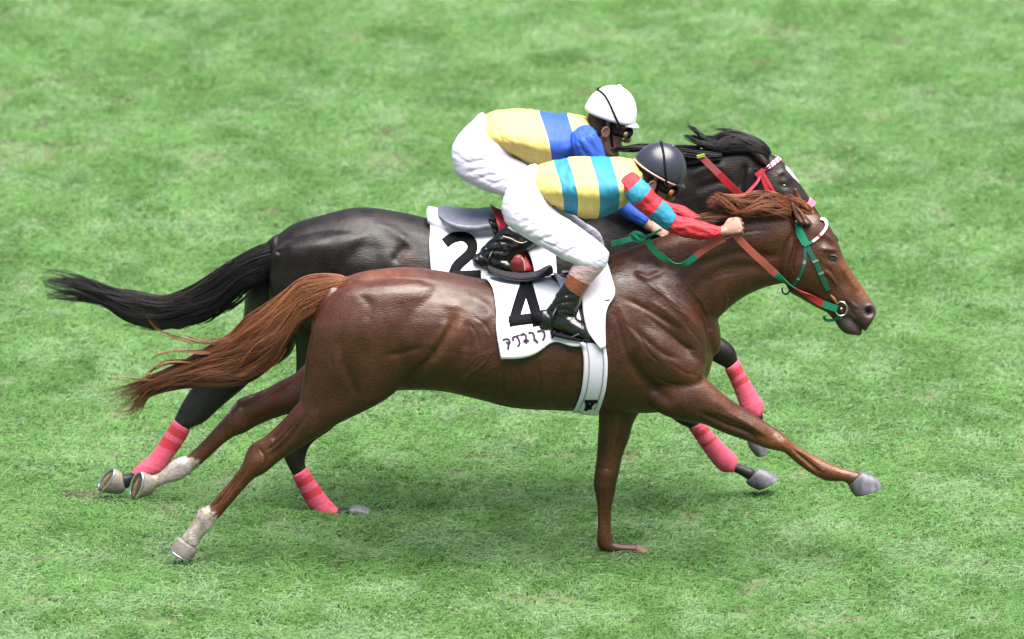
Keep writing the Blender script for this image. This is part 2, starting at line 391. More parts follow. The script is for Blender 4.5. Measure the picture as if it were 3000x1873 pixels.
# ------------------------------------------------------------------ materials in use
M_CH = coat('chestnut_coat', .37, .40, 0); M_DK = coat('dark_bay_coat', .44, .30, 0)
M_MANE_C = hairmat('chestnut_hair', (.022, .007, .003), (.27, .10, .042), .42)
M_MANE_D = hairmat('black_hair', (.002, .002, .003), (.017, .013, .012), .42); M_MANE_C2 = hairmat('chestnut_mane_hair', (.03, .008, .0035), (.30, .095, .036), .45)
M_WHITE = mat('white_cotton', (.79, .74, .88), .75, .3, noise=.03, nscale=40, bump=.25, bscale=60, sheen=.1)
M_CLOTH = mat('white_number_cloth', (.86, .85, .90), .8, .2, noise=.03, nscale=12, bump=.12, bscale=25)
M_PAD = mat('white_leather', (.82, .77, .85), .5, .4, noise=.06, nscale=18, bump=.15, bscale=30)
M_BLACK = mat('black_print', (.010, .010, .013), .9, .12, noise=.35, nscale=14)
M_INK = mat('purple_black_ink', (.05, .02, .06), .7, .3)
M_YEL = mat('yellow_silk', (.86, .66, .20), .62, .28, noise=.07, nscale=9, bump=.5, bscale=7, stretch=(3.5, 2, .9))
M_CYAN = mat('turquoise_silk', (.03, .26, .40), .62, .28, noise=.07, nscale=9, bump=.5, bscale=7, stretch=(3.5, 2, .9))
M_RED = mat('red_silk', (.58, .03, .045), .62, .28, noise=.07, nscale=9, bump=.5, bscale=7, stretch=(3.5, 2, .9))
M_BLUE = mat('blue_silk', (.03, .10, .50), .62, .28, noise=.07, nscale=9, bump=.5, bscale=7, stretch=(3.5, 2, .9))
M_BOOT = mat('black_patent_leather', (.008, .008, .009), .22, .6, bump=.35, bscale=28)
M_TAN = mat('brown_boot_cuff', (.28, .085, .04), .5, .4, noise=.1)
M_PINKW = mat('thin_stocking', (.80, .52, .56), .7, .3, bump=.2, bscale=50)
M_SKIN = mat('skin', (.40, .205, .155), .5, .4, vcol=None, noise=.06, nscale=60)
M_HELD = mat('dark_helmet', (.034, .037, .055), .32, .5, noise=.08, nscale=20)
M_HELW = mat('white_helmet', (.82, .82, .84), .35, .5, noise=.03, nscale=12)
M_RIM = mat('pale_pink_trim', (.80, .58, .55), .5)
M_BAND = mat('black_elastic', (.006, .005, .007), .8, .15)
M_LENSO = mat('orange_lens', (.55, .16, .03), .12, .7, coat=.5)
M_LENSY = mat('amber_lens', (.16, .11, .03), .12, .7, coat=.5)
M_EYE = mat('eyeball', (.012, .008, .006), .06, .8, coat=1)
M_HOOF = mat('grey_hoof', (.15, .14, .17), .5, .4, noise=.45, nscale=45, stretch=(1, 1, .3), bump=.15, bscale=60)
M_HOOFP = mat('pale_hoof', (.27, .235, .20), .5, .4, noise=.3, nscale=30, bump=.2, bscale=60)
M_IRON = mat('steel', (.62, .62, .65), .28, .5, metal=1)
M_GREEN = mat('green_webbing', (.01, .24, .13), .5, .4, noise=.1, nscale=80)
M_GREEND = mat('dark_green_leather', (.012, .11, .07), .4, .5, noise=.15, nscale=80)
M_SALM = mat('salmon_rubber', (.55, .12, .09), .6, .3, noise=.08, nscale=200, bump=.3, bscale=400)
M_REDL = mat('red_leather', (.50, .02, .03), .45, .5, noise=.1, nscale=90)
M_PINKR = mat('pinkish_red_rubber', (.50, .11, .11), .6, .3, noise=.1, nscale=200)  # paler, pinker red for the grip end of the rein
M_LIME = mat('lime_tape', (.35, .50, .06), .6)
M_BANDP = mat('pink_bandage', (.86, .13, .22), .8, .2, noise=.16, nscale=50, bump=.3, bscale=150)
M_BANDR = mat('red_bandage_stripe', (.66, .05, .07), .75, .3, noise=.06, nscale=50, bump=.3, bscale=150)
M_SEAT = mat('black_saddle_leather', (.007, .007, .008), .32, .35, noise=.15, bump=.2, bscale=50)
M_SEATG = mat('grey_saddle_leather', (.17, .18, .24), .42, .5, noise=.15, bump=.2, bscale=50)
M_PINK = mat('pink_fleece', (.85, .22, .38), .8, .2, bump=.4, bscale=200)
M_WSTR = mat('white_webbing', (.80, .76, .88), .7, .3, noise=.05, nscale=60, stretch=(6, 6, 1))

# ================================================================== the two horses
def hoof(S, y0, parent, m, shoe=False, turn=0):
    """S: coronet, middle and sole stations; turn swings the sole towards the camera side"""
    C, U, Wv = sect(S, y0, 4, fix=False); n = len(C)
    Wv = [w_ @ np.array(Matrix.Rotation(-turn*(i/(n-1))**1.3, 3, 'Z')) for i, w_ in enumerate(Wv)]
    V, F, _ = rings_mesh(C, U, Wv, 24, (.3, 0)); o = mesh('hoof', V, F, m, parent)
    md = o.modifiers.new('edge', 'BEVEL'); md.width = .003; md.segments = 2; md.limit_method = 'ANGLE'
    if shoe:
        c, u, w_ = C[-1], U[-1], Wv[-1]; d = np.cross(u, w_); d /= np.linalg.norm(d)
        if d @ (C[-1]-C[-2]) < 0: d = -d
        V, F, _ = rings_mesh([c+d*.001, c+d*.003], [u*.84, u*.80], [w_*.84, w_*.80], 20, (0, 0)); mesh('sole', V, F, mat('earthy_sole', (.10, .07, .035), .9, noise=.5, nscale=70), o)
        V, F = tube([c+d*.003+u*.88*math.cos(a)+w_*.88*math.sin(a) for a in np.linspace(-2.5, 2.5, 16)], .0065, 2, 8); mesh('horseshoe', V, F, M_IRON, o)
        V, F = tube([c+d*.003-u*.7, c+d*.006, c+d*.003+u*.45], .012, 4, 8, rad=[.012, .010, .003]); mesh('frog', V, F, mat('frog_horn', (.22, .16, .08), .8), o)
    return o
def bandage(S, y0, parent, stripes):
    C, U, Wv = sect(S, y0, 10); V, F, par = rings_mesh(C, U, Wv, 32, (.25, .25)); n = len(C)-1
    # wrapped turns: tiny overlapping ridges
    mi = []
    for p in par:
        q = p/n; mi.append(1 if any(a < q < b for a, b in stripes) else 0)
    th = np.arange(32)/32; Vr = V[:len(V)-2].reshape(-1, 32, 3); cc = Vr.mean(1, keepdims=True)
    k = np.arange(len(Vr)); rid = 1+.025*((k[:, None]*.22+th[None]) % 1)
    V[:len(V)-2] = (cc+(Vr-cc)*rid[..., None]).reshape(-1, 3)
    return mesh('leg_bandage', V, F, None, parent, mats=[M_BANDP, M_BANDR], mi=mi)

# ---- chestnut, mid plane y = 0
CY = 0.0
ch = {}
ch['trunk'] = (st('W', [(800,668,740,800,.10),(840,648,742,880,.17),(900,637,800,935,.225),(970,633,915,925,.265),(1050,642,1030,924,.27),
    (1130,657,1125,944,.275),(1210,666,1210,965,.285),(1290,664,1300,971,.28),(1370,645,1390,974,.265),(1440,612,1480,977,.24),(1510,595,1565,975,.21),
    (1570,590,1635,950,.185),(1620,630,1675,890,.15),(1655,690,1688,840,.09)]), 0)
ch['neck'] = (st('W', [(1440,605,1590,900,.15),(1520,575,1660,800,.125),(1600,548,1706,747,.105),(1680,520,1752,708,.092),(1750,500,1800,684,.082),(1810,482,1835,674,.076),(1855,470,1868,668,.07)]), 0)
ch['head'] = (st('C', [(1110,350,985,600,.05),(1225,400,930,800,.082),(1320,520,905,960,.10),(1385,660,950,1075,.098),(1435,780,1050,1135,.086),
    (1505,900,1160,1200,.068),(1585,1020,1280,1262,.056),(1640,1110,1340,1330,.050)]), 0)
ch['muzzle'] = (st('C', [(1600,1040,1390,1240,.050),(1655,1125,1460,1310,.050),(1700,1195,1530,1350,.053),(1716,1255,1575,1385,.05),(1697,1300,1600,1412,.04),(1665,1350,1615,1418,.028)]), 0)
ch['lip'] = (st('C', [(1430,1230,1345,1330,.045),(1480,1280,1385,1395,.044),(1535,1335,1440,1443,.042),(1570,1385,1500,1455,.036),(1590,1425,1550,1460,.024)]), 0)
ch['ear_near'] = (st('C', [(1135,450,1030,470,.03),(1110,430,990,420,.026),(1075,380,965,340,.018),(1015,320,953,290,.010),(975,280,950,268,.005)]), -.055)
ch['ear_far'] = (st('C', [(1130,400,1010,380,.026),(1100,330,985,300,.022),(1060,260,975,210,.015),(1020,170,985,150,.007)]), .05)
ch['fore_near'] = (st('H', [(920,380,560,520,.10,-.10),(945,420,660,620,.10,-.125),(1010,480,800,672,.085,-.135),(1080,537,925,690,.070,-.135),(1170,600,1045,742,.057,-.13),(1270,660,1180,790,.047,-.125),
    (1350,713,1270,825,.042,-.12),(1425,770,1335,842,.046,-.12),(1478,818,1402,857,.038,-.12),(1548,860,1480,922,.030,-.12),(1605,888,1560,980,.031,-.12),(1670,920,1640,1022,.035,-.12),
    (1740,950,1700,1030,.029,-.12),(1800,966,1755,1030,.027,-.12),(1850,976,1792,1056,.033,-.12)]), -.12)
ch['fore_far'] = (st('H', [(300,500,620,540,.08),(308,620,560,610,.072),(308,700,515,690,.060),(303,790,490,780,.055),(298,880,455,870,.048),(284,990,428,990,.044),
    (280,1050,415,1050,.045),(290,1110,405,1110,.038),(302,1180,388,1180,.029),(305,1280,384,1280,.027),(301,1350,387,1350,.032),(303,1410,400,1385,.034),(345,1452,440,1398,.03),(420,1460,500,1400,.026),(520,1462,540,1404,.028)]), .12)
ch['hind_near'] = (st('W', [(775,705,1040,690,.10,-.13),(742,765,1050,765,.125,-.145),(727,825,1020,840,.125,-.15),(718,885,970,895,.11,-.15),(709,935,905,950,.09,-.15)])
    + st('G', [(1565,300,1830,450,.075,-.15),(1450,430,1700,535,.062,-.15),(1335,535,1550,625,.052,-.145),(1250,585,1440,700,.048,-.14),(1214,640,1345,778,.046,-.14),(1180,730,1268,820,.040,-.14),(1108,830,1200,888,.031,-.14),
    (1030,920,1112,990,.027,-.14),(958,1000,1045,1070,.027,-.14),(895,1020,1003,1115,.034,-.14),(852,1090,972,1168,.033,-.14),(815,1160,905,1228,.027,-.14),(775,1215,880,1282,.030,-.14)]), -.14)
ch['hind_far'] = (st('G', [(1700,-60,1850,330,.11),(1560,90,1680,370,.085),(1440,155,1560,370,.07),(1340,208,1430,402,.06),(1225,252,1305,452,.05),(1148,285,1200,510,.045),(1080,380,1130,535,.042),
    (1010,460,1060,582,.032),(910,570,970,665,.027),(810,662,880,745,.028),(738,682,812,798,.034),(682,725,745,838,.033),(612,785,662,855,.027),(565,798,600,885,.031)]), .10)
# muscle masses that stand slightly proud and crease where they meet
ch['triceps'] = (st('J', [(300,420,200,900,.06,-.14),(480,520,330,1000,.09,-.14),(650,650,500,1080,.095,-.14),(800,800,640,1100,.08,-.14),(900,900,760,1130,.06,-.14)]), -.14)
ch['shoulder'] = (st('J', [(560,330,330,480,.03,-.13),(700,420,480,640,.05,-.14),(840,530,640,790,.06,-.13),(925,680,760,880,.07,-.11),(945,820,830,960,.075,-.09),(925,960,860,1010,.05,-.09)]), -.12)
ch['shoulder_far'] = (st('J', [(700,420,480,640,.05,.14),(840,530,640,790,.06,.13),(925,680,760,880,.07,.11),(940,820,830,960,.07,.09)]), .12)
ch['triceps_far'] = (st('J', [(480,520,330,1000,.09,.14),(650,650,500,1080,.095,.14),(800,800,640,1100,.08,.14)]), .14)
ch['thigh_far'] = (st('W', [(775,705,1040,690,.10,.13),(742,765,1050,765,.125,.14),(727,825,1020,840,.125,.14),(722,870,940,895,.11,.13)]), .14)
ch['dock'] = (st('I', [(860,500,800,640,.04),(780,490,740,590,.035),(700,485,660,600,.03),(600,500,570,640,.02)]), 0)
def horse_body(parts, y0, brushes, colf, m, parent, headc, headr, legy, voxel=.0065, it=16):
    L = [loft(S, y, 6, 36)[:2] for S, y in parts.values()]
    V, F = remesh(L, voxel); E = edges_of(F)
    px = mproj(V, y0); wt = np.ones(len(V))
    hd_ = np.linalg.norm((px-np.array(headc))/headr, axis=1); wt *= np.clip(hd_-.35, .22, 1)
    wt *= np.clip((legy-px[:, 1])/120+.25, .22, 1)
    V = smooth(V, F, it, wt, E)
    N = normals(V, F); px = mproj(V, y0)
    V = bumpv(V, N, px, brushes, y0); V = smooth(V, F, 2, np.full(len(V), .5), E)
    px = proj(V); col = smooth(colf(V, px), F, 3, None, E)
    o = mesh('body', V, F, m, parent, col=col)
    return o, V, F
CB = [ # shoulder and ribs
 ('s','J',[(540,340),(640,420),(780,560),(900,700)],28,.010), ('s','J',[(300,430),(450,500),(600,590),(760,690)],26,-.011),('s','J',[(380,640),(500,760),(620,850),(760,900)],26,-.010),
 ('s','J',[(450,540),(600,660),(760,790),(860,830)],22,-.008),('s','J',[(500,450),(640,540),(800,660)],18,.006),
 ('s','J',[(800,420),(880,520),(940,630),(950,700)],26,-.012),('s','J',[(700,330),(820,430),(900,520)],30,-.008),
 ('s','J',[(330,830),(420,980),(560,1120),(700,1240)],50,-.020),('s','J',[(240,520),(300,700),(330,850)],24,-.010),('s','J',[(280,470),(350,640),(420,760)],20,.006),
 ('b','J',560,800,220,120,40,.010),('b','J',860,900,90,90,0,.008),('b','J',820,1060,140,90,25,.008),
 ('s','J',[(860,960),(960,1090),(1100,1200)],26,.008),('s','J',[(880,1290),(1050,1330),(1250,1420),(1400,1500)],22,-.009),('s','J',[(960,1180),(1150,1300),(1350,1420)],24,.006),
 ('b','J',450,270,50,24,25,.014),('b','J',560,260,70,26,-25,.008),
 ('b','J',500,230,260,60,0,-.008),
 # neck
 ('b','C',750,600,260,120,-10,.010),('s','C',[(0,860),(250,800),(500,730),(760,760),(900,740)],50,-.008),('s','C',[(60,1100),(300,900),(560,850),(800,900)],60,-.010),
 ('b','J',1150,330,260,70,-25,.006),('b','J',1000,480,60,120,20,.006),
 # head
 ('s','C',[(1010,560),(950,700),(900,860),(920,1010),(990,1090)],26,.008),('s','C',[(985,520),(905,700),(860,880),(880,1010)],22,-.010),
 ('b','C',1020,870,120,170,0,.008),('s','C',[(1230,690),(1300,700),(1370,705)],20,.012),('b','C',1320,790,50,26,10,-.010),('s','C',[(1250,880),(1320,950),(1390,1040)],16,.010),
 ('s','C',[(1290,840),(1350,960),(1400,1060)],14,-.006),('b','C',1250,620,60,50,0,-.008),('b','C',1300,600,50,20,50,.008),('s','C',[(1400,820),(1480,960),(1560,1080)],22,.006),
 ('b','C',1440,1000,60,100,-30,-.008),('s','C',[(1450,1120),(1500,1180),(1560,1220)],14,.006),('s','C',[(1440,1160),(1490,1240),(1540,1300)],12,-.006),
 ('b','C',1655,1252,42,36,30,-.030),('s','C',[(1610,1215),(1660,1195),(1700,1220),(1712,1262)],12,.008),('s','C',[(1560,1345),(1600,1390),(1620,1420)],8,-.006),
 ('b','C',1150,500,60,80,0,.006),('b','C',1030,380,26,110,-22,-.016),
 # rump
 ('s','I',[(1500,730),(1440,840),(1370,960),(1290,1070),(1180,1180),(1060,1260)],40,-.020),('s','I',[(1440,780),(1370,900),(1300,1000)],34,.010),
 ('s','I',[(1545,780),(1560,900),(1545,1010)],30,-.008),('s','I',[(1470,620),(1600,640),(1690,700),(1700,760),(1600,820)],30,.008),('b','I',1470,680,80,60,20,.010),
 ('b','I',1640,930,110,140,0,-.010),('s','I',[(1250,970),(1120,1010),(980,1030)],26,-.007),('b','I',900,820,240,180,-20,.010),
 ('s','I',[(700,860),(690,1000),(760,1200),(820,1320)],40,-.007),('s','I',[(800,590),(900,700),(860,820)],40,-.005),('s','I',[(1000,530),(1250,480),(1450,560)],50,.006),
 ('s','I',[(800,500),(740,560),(640,630),(590,680)],16,-.012),('s','I',[(480,760),(440,950),(430,1100)],30,.004),
 ('b','I',1250,560,120,60,0,-.004),('s','I',[(1560,1160),(1640,1060),(1760,980)],16,.004),('s','E',[(200,1240),(300,1140),(400,1060)],10,.004),
 # hind leg
 ('s','G',[(1560,330),(1450,480),(1380,570)],18,-.008),('s','G',[(1640,360),(1500,560),(1350,690)],24,-.005),('b','G',1280,640,50,50,0,-.006),('b','G',1330,700,70,60,0,.007),
 ('s','G',[(1170,790),(1060,930),(980,1030)],10,-.007),('s','G',[(1390,180),(1250,330),(1150,400)],18,-.007),('b','G',1110,470,60,40,-40,.006),
 # fore leg
 ('s','H',[(900,620),(1050,690),(1180,740),(1260,790)],16,-.008),('s','H',[(1020,610),(1180,690),(1300,760)],16,.005),('b','H',1390,795,50,36,35,.008),('s','H',[(1440,820),(1560,925),(1640,985)],9,-.007),
 ('b','H',1620,955,40,30,30,.006),('s','H',[(400,640),(420,760),(380,900)],16,.006),('s','H',[(460,640),(440,780),(420,880)],14,-.006),('b','H',350,1040,40,40,0,.006)]
VEINS = [('s','J',[(470,300),(560,380),(660,450),(760,520),(850,600)],7,.004),('s','J',[(620,420),(700,520),(780,560),(880,680)],6,.003),('s','J',[(300,600),(420,700),(500,830),(620,960)],9,-.005),('s','J',[(900,1010),(1010,1110),(1150,1230),(1300,1330)],7,.0035),
 ('s','J',[(650,900),(760,980),(880,1010)],8,-.005),('s','J',[(520,1000),(640,1060),(760,1080)],10,-.006),('s','J',[(700,560),(820,680),(920,800)],8,-.004),('s','J',[(1000,1250),(1200,1360),(1380,1480)],7,-.005),
 ('s','J',[(780,330),(900,470),(960,600)],6,.003),('s','J',[(1020,330),(1080,450),(1040,560)],8,.003),('s','J',[(260,560),(270,700),(300,860)],8,.004),('s','J',[(200,600),(215,800),(240,960)],8,-.004),
 ('s','E',[(100,1180),(200,1120),(300,1040),(360,960)],7,.004),('s','E',[(180,1260),(260,1180),(380,1080)],6,-.004),('s','E',[(420,1050),(430,1180),(440,1290)],12,-.003),('s','E',[(560,1050),(570,1180),(580,1290)],12,-.003),('s','E',[(700,1050),(710,1180),(720,1310)],12,-.003),
 ('s','I',[(1560,800),(1620,880),(1640,1000)],9,-.005),('s','I',[(1600,760),(1680,820),(1720,900)],9,-.005),('s','I',[(1540,1120),(1620,1040),(1700,1010)],7,.004),('s','I',[(1100,1180),(1260,1090),(1340,1040)],9,-.005),('s','I',[(620,1300),(640,1150),(620,1000)],10,-.003),
 ('s','C',[(1420,1010),(1380,930),(1360,860)],5,.0025),('s','C',[(1440,1100),(1400,1040),(1350,1000)],5,.0025),('s','C',[(1190,780),(1260,860),(1330,900)],8,-.004),('s','C',[(1000,700),(980,820),(1000,930)],10,-.003),('s','C',[(300,620),(500,560),(760,520)],12,-.004),('s','C',[(200,1000),(350,930),(520,900)],12,-.004),
 ('s','H',[(1460,810),(1560,890),(1650,950)],5,.003),('s','H',[(1450,840),(1550,930),(1630,1000)],5,-.004),('s','H',[(1300,690),(1400,760),(1440,800)],7,.004),('s','H',[(1370,760),(1430,830)],6,-.004),('s','H',[(330,1120),(335,1250),(330,1370)],5,-.004),('s','H',[(365,1120),(362,1250),(365,1370)],5,.003),('s','H',[(300,1020),(350,1000),(400,1020)],8,-.004),('s','H',[(440,700),(420,850),(400,980)],8,-.004),('s','H',[(370,700),(360,850),(350,980)],8,.003),
 ('s','G',[(1230,740),(1130,880),(1030,1010)],6,-.005),('s','G',[(1200,740),(1100,870),(1000,990)],5,.003),('s','G',[(1290,600),(1340,680),(1320,760)],8,-.005),('s','G',[(1560,420),(1440,560),(1340,640)],8,-.005),('s','G',[(1100,420),(1010,520),(900,640)],6,-.005),('s','G',[(1180,300),(1120,400),(1100,480)],7,-.004),('s','G',[(1480,200),(1340,290),(1220,380)],8,-.005),('b','G',930,1080,40,40,0,.004),('b','G',780,760,40,40,0,.004)]
def ch_col(V, px):
    c = np.tile(np.array([.040, .0122, .0052]), (len(V), 1)); n = fbm(px[:, 0]/140, px[:, 1]/140, 5)
    c *= (0.85+.35*n)[:, None]
    tan = np.array([.125, .044, .016])
    def blend(pts, zk, cc, soft, k):       # soft-edged natural colour patches (lighter flank, face, leg insides)
        d = np.full(len(V), 1e9); q = cr([z(zk, *p) for p in pts], 4)
        for a in q: d = np.minimum(d, np.hypot(px[:, 0]-a[0], px[:, 1]-a[1]))
        f = (k*np.exp(-(d/soft)**2))[:, None]; c[:] = c*(1-f)+np.array(cc)*f
    blend([(1480,850),(1560,1000),(1640,1120)], 'C', tan, 30, .9); blend([(1040,260),(1080,360)], 'C', tan, 16, .8)
    blend([(1500,760),(1420,900),(1330,1030)], 'I', (.10,.036,.014), 22, .7)
    blend([(420,700),(400,850),(370,960)], 'H', (.135,.050,.018), 24, .8)
    blend([(1300,760),(1450,810),(1600,900),(1750,960)], 'H', (.125,.044,.015), 30, .8)
    blend([(950,470),(1150,620),(1300,700)], 'H', (.085,.027,.009), 34, .6); blend([(1350,800),(1500,900),(1620,990)], 'H', (.11,.036,.012), 22, .6); blend([(350,1000),(345,1200),(345,1400)], 'H', (.085,.030,.011), 22, .6); blend([(1300,680),(1150,850),(1000,1040)], 'G', (.085,.028,.010), 24, .6); blend([(1150,420),(1000,560),(850,700)], 'G', (.08,.028,.011), 22, .6)
    blend([(590,540),(700,500),(900,490),(1150,460)], 'I', (.10,.030,.013), 26, .6); blend([(480,780),(440,950),(420,1100)], 'I', (.11,.05,.03), 14, .6)
    blend([(1540,1390),(1480,1390),(1440,1360),(1500,1300),(1560,1230),(1640,1230),(1690,1280),(1620,1350)], 'C', (.045,.030,.032), 24, .9)
    blend([(1330,790),(1350,760)], 'C', (.02,.012,.01), 9, .9)
    k = inpoly(px, [z('C', 1655+36*math.cos(a), 1250+30*math.sin(a)) for a in np.linspace(0, 6.28, 12)]); c[k] = (.008,.005,.005)
    k = inpoly(px, [z('C', *p) for p in [(960,300),(1010,330),(1070,420),(1060,455),(1010,450),(970,380)]]) & (V[:, 1] < 0); c[k] = (.05,.018,.012)
    wht = np.array([.36, .30, .30]); mud = np.array([.17,.15,.07])
    paint(c, V, px, 'G', [(890,985),(1020,1075),(1060,1120),(900,1330),(650,1330),(650,1180),(820,1120)], wht, (-1, 0), 14)
    paint(c, V, px, 'G', [(770,640),(880,700),(900,760),(700,930),(480,930),(480,730),(640,740)], wht, (0, 1), 14)
    mm = np.clip((fbm(px[:, 0]/22, px[:, 1]/22, 9)-.48)*6, 0, .75)[:, None]*(c[:, :1] > .3); c = c*(1-mm)+mud*mm
    # scuffed hocks
    paint(c, V, px, 'G', [(1140,290),(1160,300),(1100,380),(1090,370)], (.17,.12,.11), (0, 1), 4)
    return c
horse1 = empty('racehorse', (P(1530,1000,0)[0], 0, 0), 'chestnut racehorse galloping in front with flowing reddish tail and bare legs', 'horse', 'galloping racehorses')
CB = [(b[0], b[1], b[2], b[3]*(.8 if b[4] < 0 else 1), b[4]*(.62 if b[1] in 'J' else (1.5 if b[1] in 'HG' else .85))) if b[0] == 's' else b for b in CB]; VEINS = [(*b[:-1], b[-1]*(.62 if b[1] in 'JIC' else 1.4)) for b in VEINS]
b1, V1, F1 = horse_body(ch, CY, CB+VEINS, ch_col, M_CH, horse1, z('C', 1250, 850), 330, 1330, .0048, 22)
B1 = bvh_of(V1, F1)
# hooves
hoof(st('H', [(1878,974,1784,1052,.034,-.12),(1950,1010,1796,1080,.042,-.12),(1991,1060,1824,1118,.050,-.12)]), -.12, horse1, M_HOOF)
hoof(st('H', [(520,1470,540,1400,.034,.12),(560,1480,565,1410,.040,.12),(612,1482,600,1432,.044,.12)]), .12, horse1, mat('brown_hoof', (.17, .085, .05), .6, noise=.3))
hoof(st('G', [(740,1222,872,1300,.036,-.14),(712,1262,868,1325,.042,-.14),(692,1300,835,1378,.045,-.14)]), -.14, horse1, M_HOOFP, shoe=1)
hoof(st('G', [(562,795,592,900,.032,.10),(530,780,560,928,.040,.10),(500,768,440,968,.050,.10)]), .10, horse1, M_HOOFP, shoe=1, turn=.6)
# eyes
def ball(name, c, r, m, parent, sc_=(1,1,1)):
    V, F, _ = rings_mesh([c+np.array([0,0,1])*r*sc_[2]*math.sin(a) for a in np.linspace(-1.5,1.5,12)], [np.array([r*sc_[0]*math.cos(a),0,0]) for a in np.linspace(-1.5,1.5,12)], [np.array([0,r*sc_[1]*math.cos(a),0]) for a in np.linspace(-1.5,1.5,12)], 16, (0,0))
    return mesh(name, V, F, m, parent)
for s in (-1, 1):
    h, n = cast(B1, *z('C', 1330, 782), -.009, 0)
    if s > 0: h = np.array([h[0], -h[1], h[2]])
    ball('eye', h, .021, M_EYE, horse1, (1.1, .8, .8))
    # lids
    pts = [h+np.array([dx*.024, s*.016, dz*.016]) for dx, dz in [(-1.1,-.1),(-.6,.75),(0,1.05),(.6,.8),(1.1,.1)]]
    V, F = tube(pts, .005, 5, 8); mesh('eyelid', V, F, mat('dark_lid', (.06,.022,.014), .5), horse1)
tailS = st('F', [(2260,290,2235,345,.025),(2150,258,2120,410,.045),(2010,258,2015,520,.055),(1885,292,1890,600,.06),(1760,390,1780,760,.065),(1620,490,1690,890,.07),(1500,570,1550,990,.07),
    (1390,680,1400,1040,.065),(1250,765,1220,1050,.06),(1100,850,1080,1050,.055),(930,930,900,1085,.05),(800,985,810,1130,.045),(670,1045,760,1215,.04),(540,1085,690,1300,.04),(430,1110,600,1370,.035)])
tv = [hair(None, tailS, 0, 2300, None, None, .0011, 32, (0,.06), (.40,1.0), .38, .010, 1.0, 3, lock=11),
      hair(None, tailS, 0, 700, None, None, .0010, 30, (.05,.5), (.75,1.0), .55, .018, 1.1, 4, lock=7)]
wisps = [[(1420,690,1440,720,.02),(1250,735,1250,750,.02),(1050,700,1050,730,.02),(900,640,880,655,.02),(800,520,790,540,.01),(708,398,705,404,.01)],
         [(1500,640,1500,740,.03),(1300,690,1300,740,.03),(1080,690,1080,705,.02),(860,640,860,650,.02)],
         [(1300,790,1300,850,.03),(1150,790,1150,830,.03),(1000,790,1000,800,.02),(860,830,850,860,.02),(770,900,760,960,.02)],
         [(1150,850,1150,900,.02),(950,860,950,900,.02),(830,920,830,950,.02),(760,1000,740,1030,.02),(640,1060,600,1090,.02)],
         [(1100,960,1100,1000,.02),(850,990,850,1010,.02),(640,990,640,1000,.02),(500,985,500,990,.01)],
         [(1560,880,1540,960,.03),(1400,960,1400,1000,.03),(1250,960,1250,1010,.02),(1000,1010,1000,1040,.02)],
         [(1800,760,1780,800,.02),(1740,860,1700,900,.02),(1600,960,1580,990,.02),(1500,1020,1480,1040,.02)]]
for i, wv in enumerate(wisps): tv.append(hair(None, st('F', wv), -.02, 30 if i < 2 else 75, None, None, .0010, 26, (0,.1), (.6,1), .5, .008, 1, 20+i))
def cat(tv):
    Vs, Fs, Rs, o = [], [], [], 0
    for a, b, c in tv: Vs.append(a); Fs.append(b+o); Rs.append(c); o += len(a)
    return np.vstack(Vs), np.vstack(Fs), np.concatenate(Rs)
V, F, rr = cat(tv); rx = P(*z('F', 2260, 310), 0)[0]; rr = np.clip(rr+.45*np.clip((V[:, 0]-rx+.38)/.38, 0, 1), 0, 1); mesh('tail', V, F, M_MANE_C, horse1, rnd=rr)
tv = [hair(None, st('C', [(1060,300,980,470,.05,0),(930,240,940,450,.05,-.02),(800,195,820,440,.05,-.04),(650,185,650,425,.05,-.05),(520,215,520,415,.05,-.06),(400,215,420,400,.045,-.06),(300,200,300,345,.045,-.06),(205,240,215,320,.035,-.06)]), 0, 2000, None, None, .0011, 22, (0,.75), (.42,1), .60, .010, 1.05, 31, lock=16),
      hair(None, st('C', [(700,300,740,470,.04,0),(560,350,580,450,.04,-.03),(420,370,420,450,.03,-.05),(250,365,250,440,.03,-.06),(110,400,120,440,.02,-.07),(20,432,20,445,.01,-.08)]), 0, 420, None, None, .0012, 20, (0,.3), (.5,1), .3, .004, 1, 32),
      hair(None, st('C', [(1190,440,1100,470,.03,0),(1180,380,1040,420,.03,0),(1110,300,960,360,.03,0),(1000,230,900,300,.03,0),(880,190,820,240,.02,0)]), 0, 700, None, None, .0011, 18, (0,.3), (.5,1), .4, .008, 1, 33, lock=12),
      hair(None, st('C', [(-150,420,-100,600,.05,0),(60,430,90,560,.05,0),(300,420,320,560,.05,-.01),(500,400,520,500,.05,-.01),(800,380,820,480,.05,0),(1000,340,1000,470,.04,0)][::-1]), 0, 900, None, None, .0013, 20, (0,.8), (.5,1), .3, .003, 1, 34)]
V, F, rr = cat(tv); mesh('mane', V, F, M_MANE_C2, horse1, rnd=rr)

# ---- dark bay, mid plane y = 1
DY = 1.0
dk = {}
dk['trunk'] = (st('W', [(655,562,645,640,.09),(690,532,636,720,.16),(760,510,690,790,.22),(850,490,850,805,.26),(950,502,960,803,.27),(1040,522,1050,812,.27),(1150,532,1150,832,.28),(1260,525,1270,840,.27),
    (1340,505,1370,842,.26),(1420,465,1460,842,.23),(1500,435,1560,830,.20),(1560,440,1620,790,.17),(1600,490,1650,720,.12)]), DY)
dk['neck'] = (st('W', [(1400,480,1560,800,.15),(1490,432,1640,710,.12),(1570,395,1700,630,.105),(1650,365,1760,575,.092),(1720,350,1800,550,.082),(1780,348,1835,535,.076)]), DY)
dk['head'] = (st('B', [(1070,300,900,480,.05),(1180,370,850,640,.080),(1265,460,870,790,.10),(1335,560,950,880,.096),(1405,665,1060,960,.080),(1480,785,1180,1030,.064),(1560,905,1300,1110,.055),(1635,1000,1400,1180,.05),(1683,1060,1480,1230,.045),(1672,1110,1560,1220,.03)]), DY)
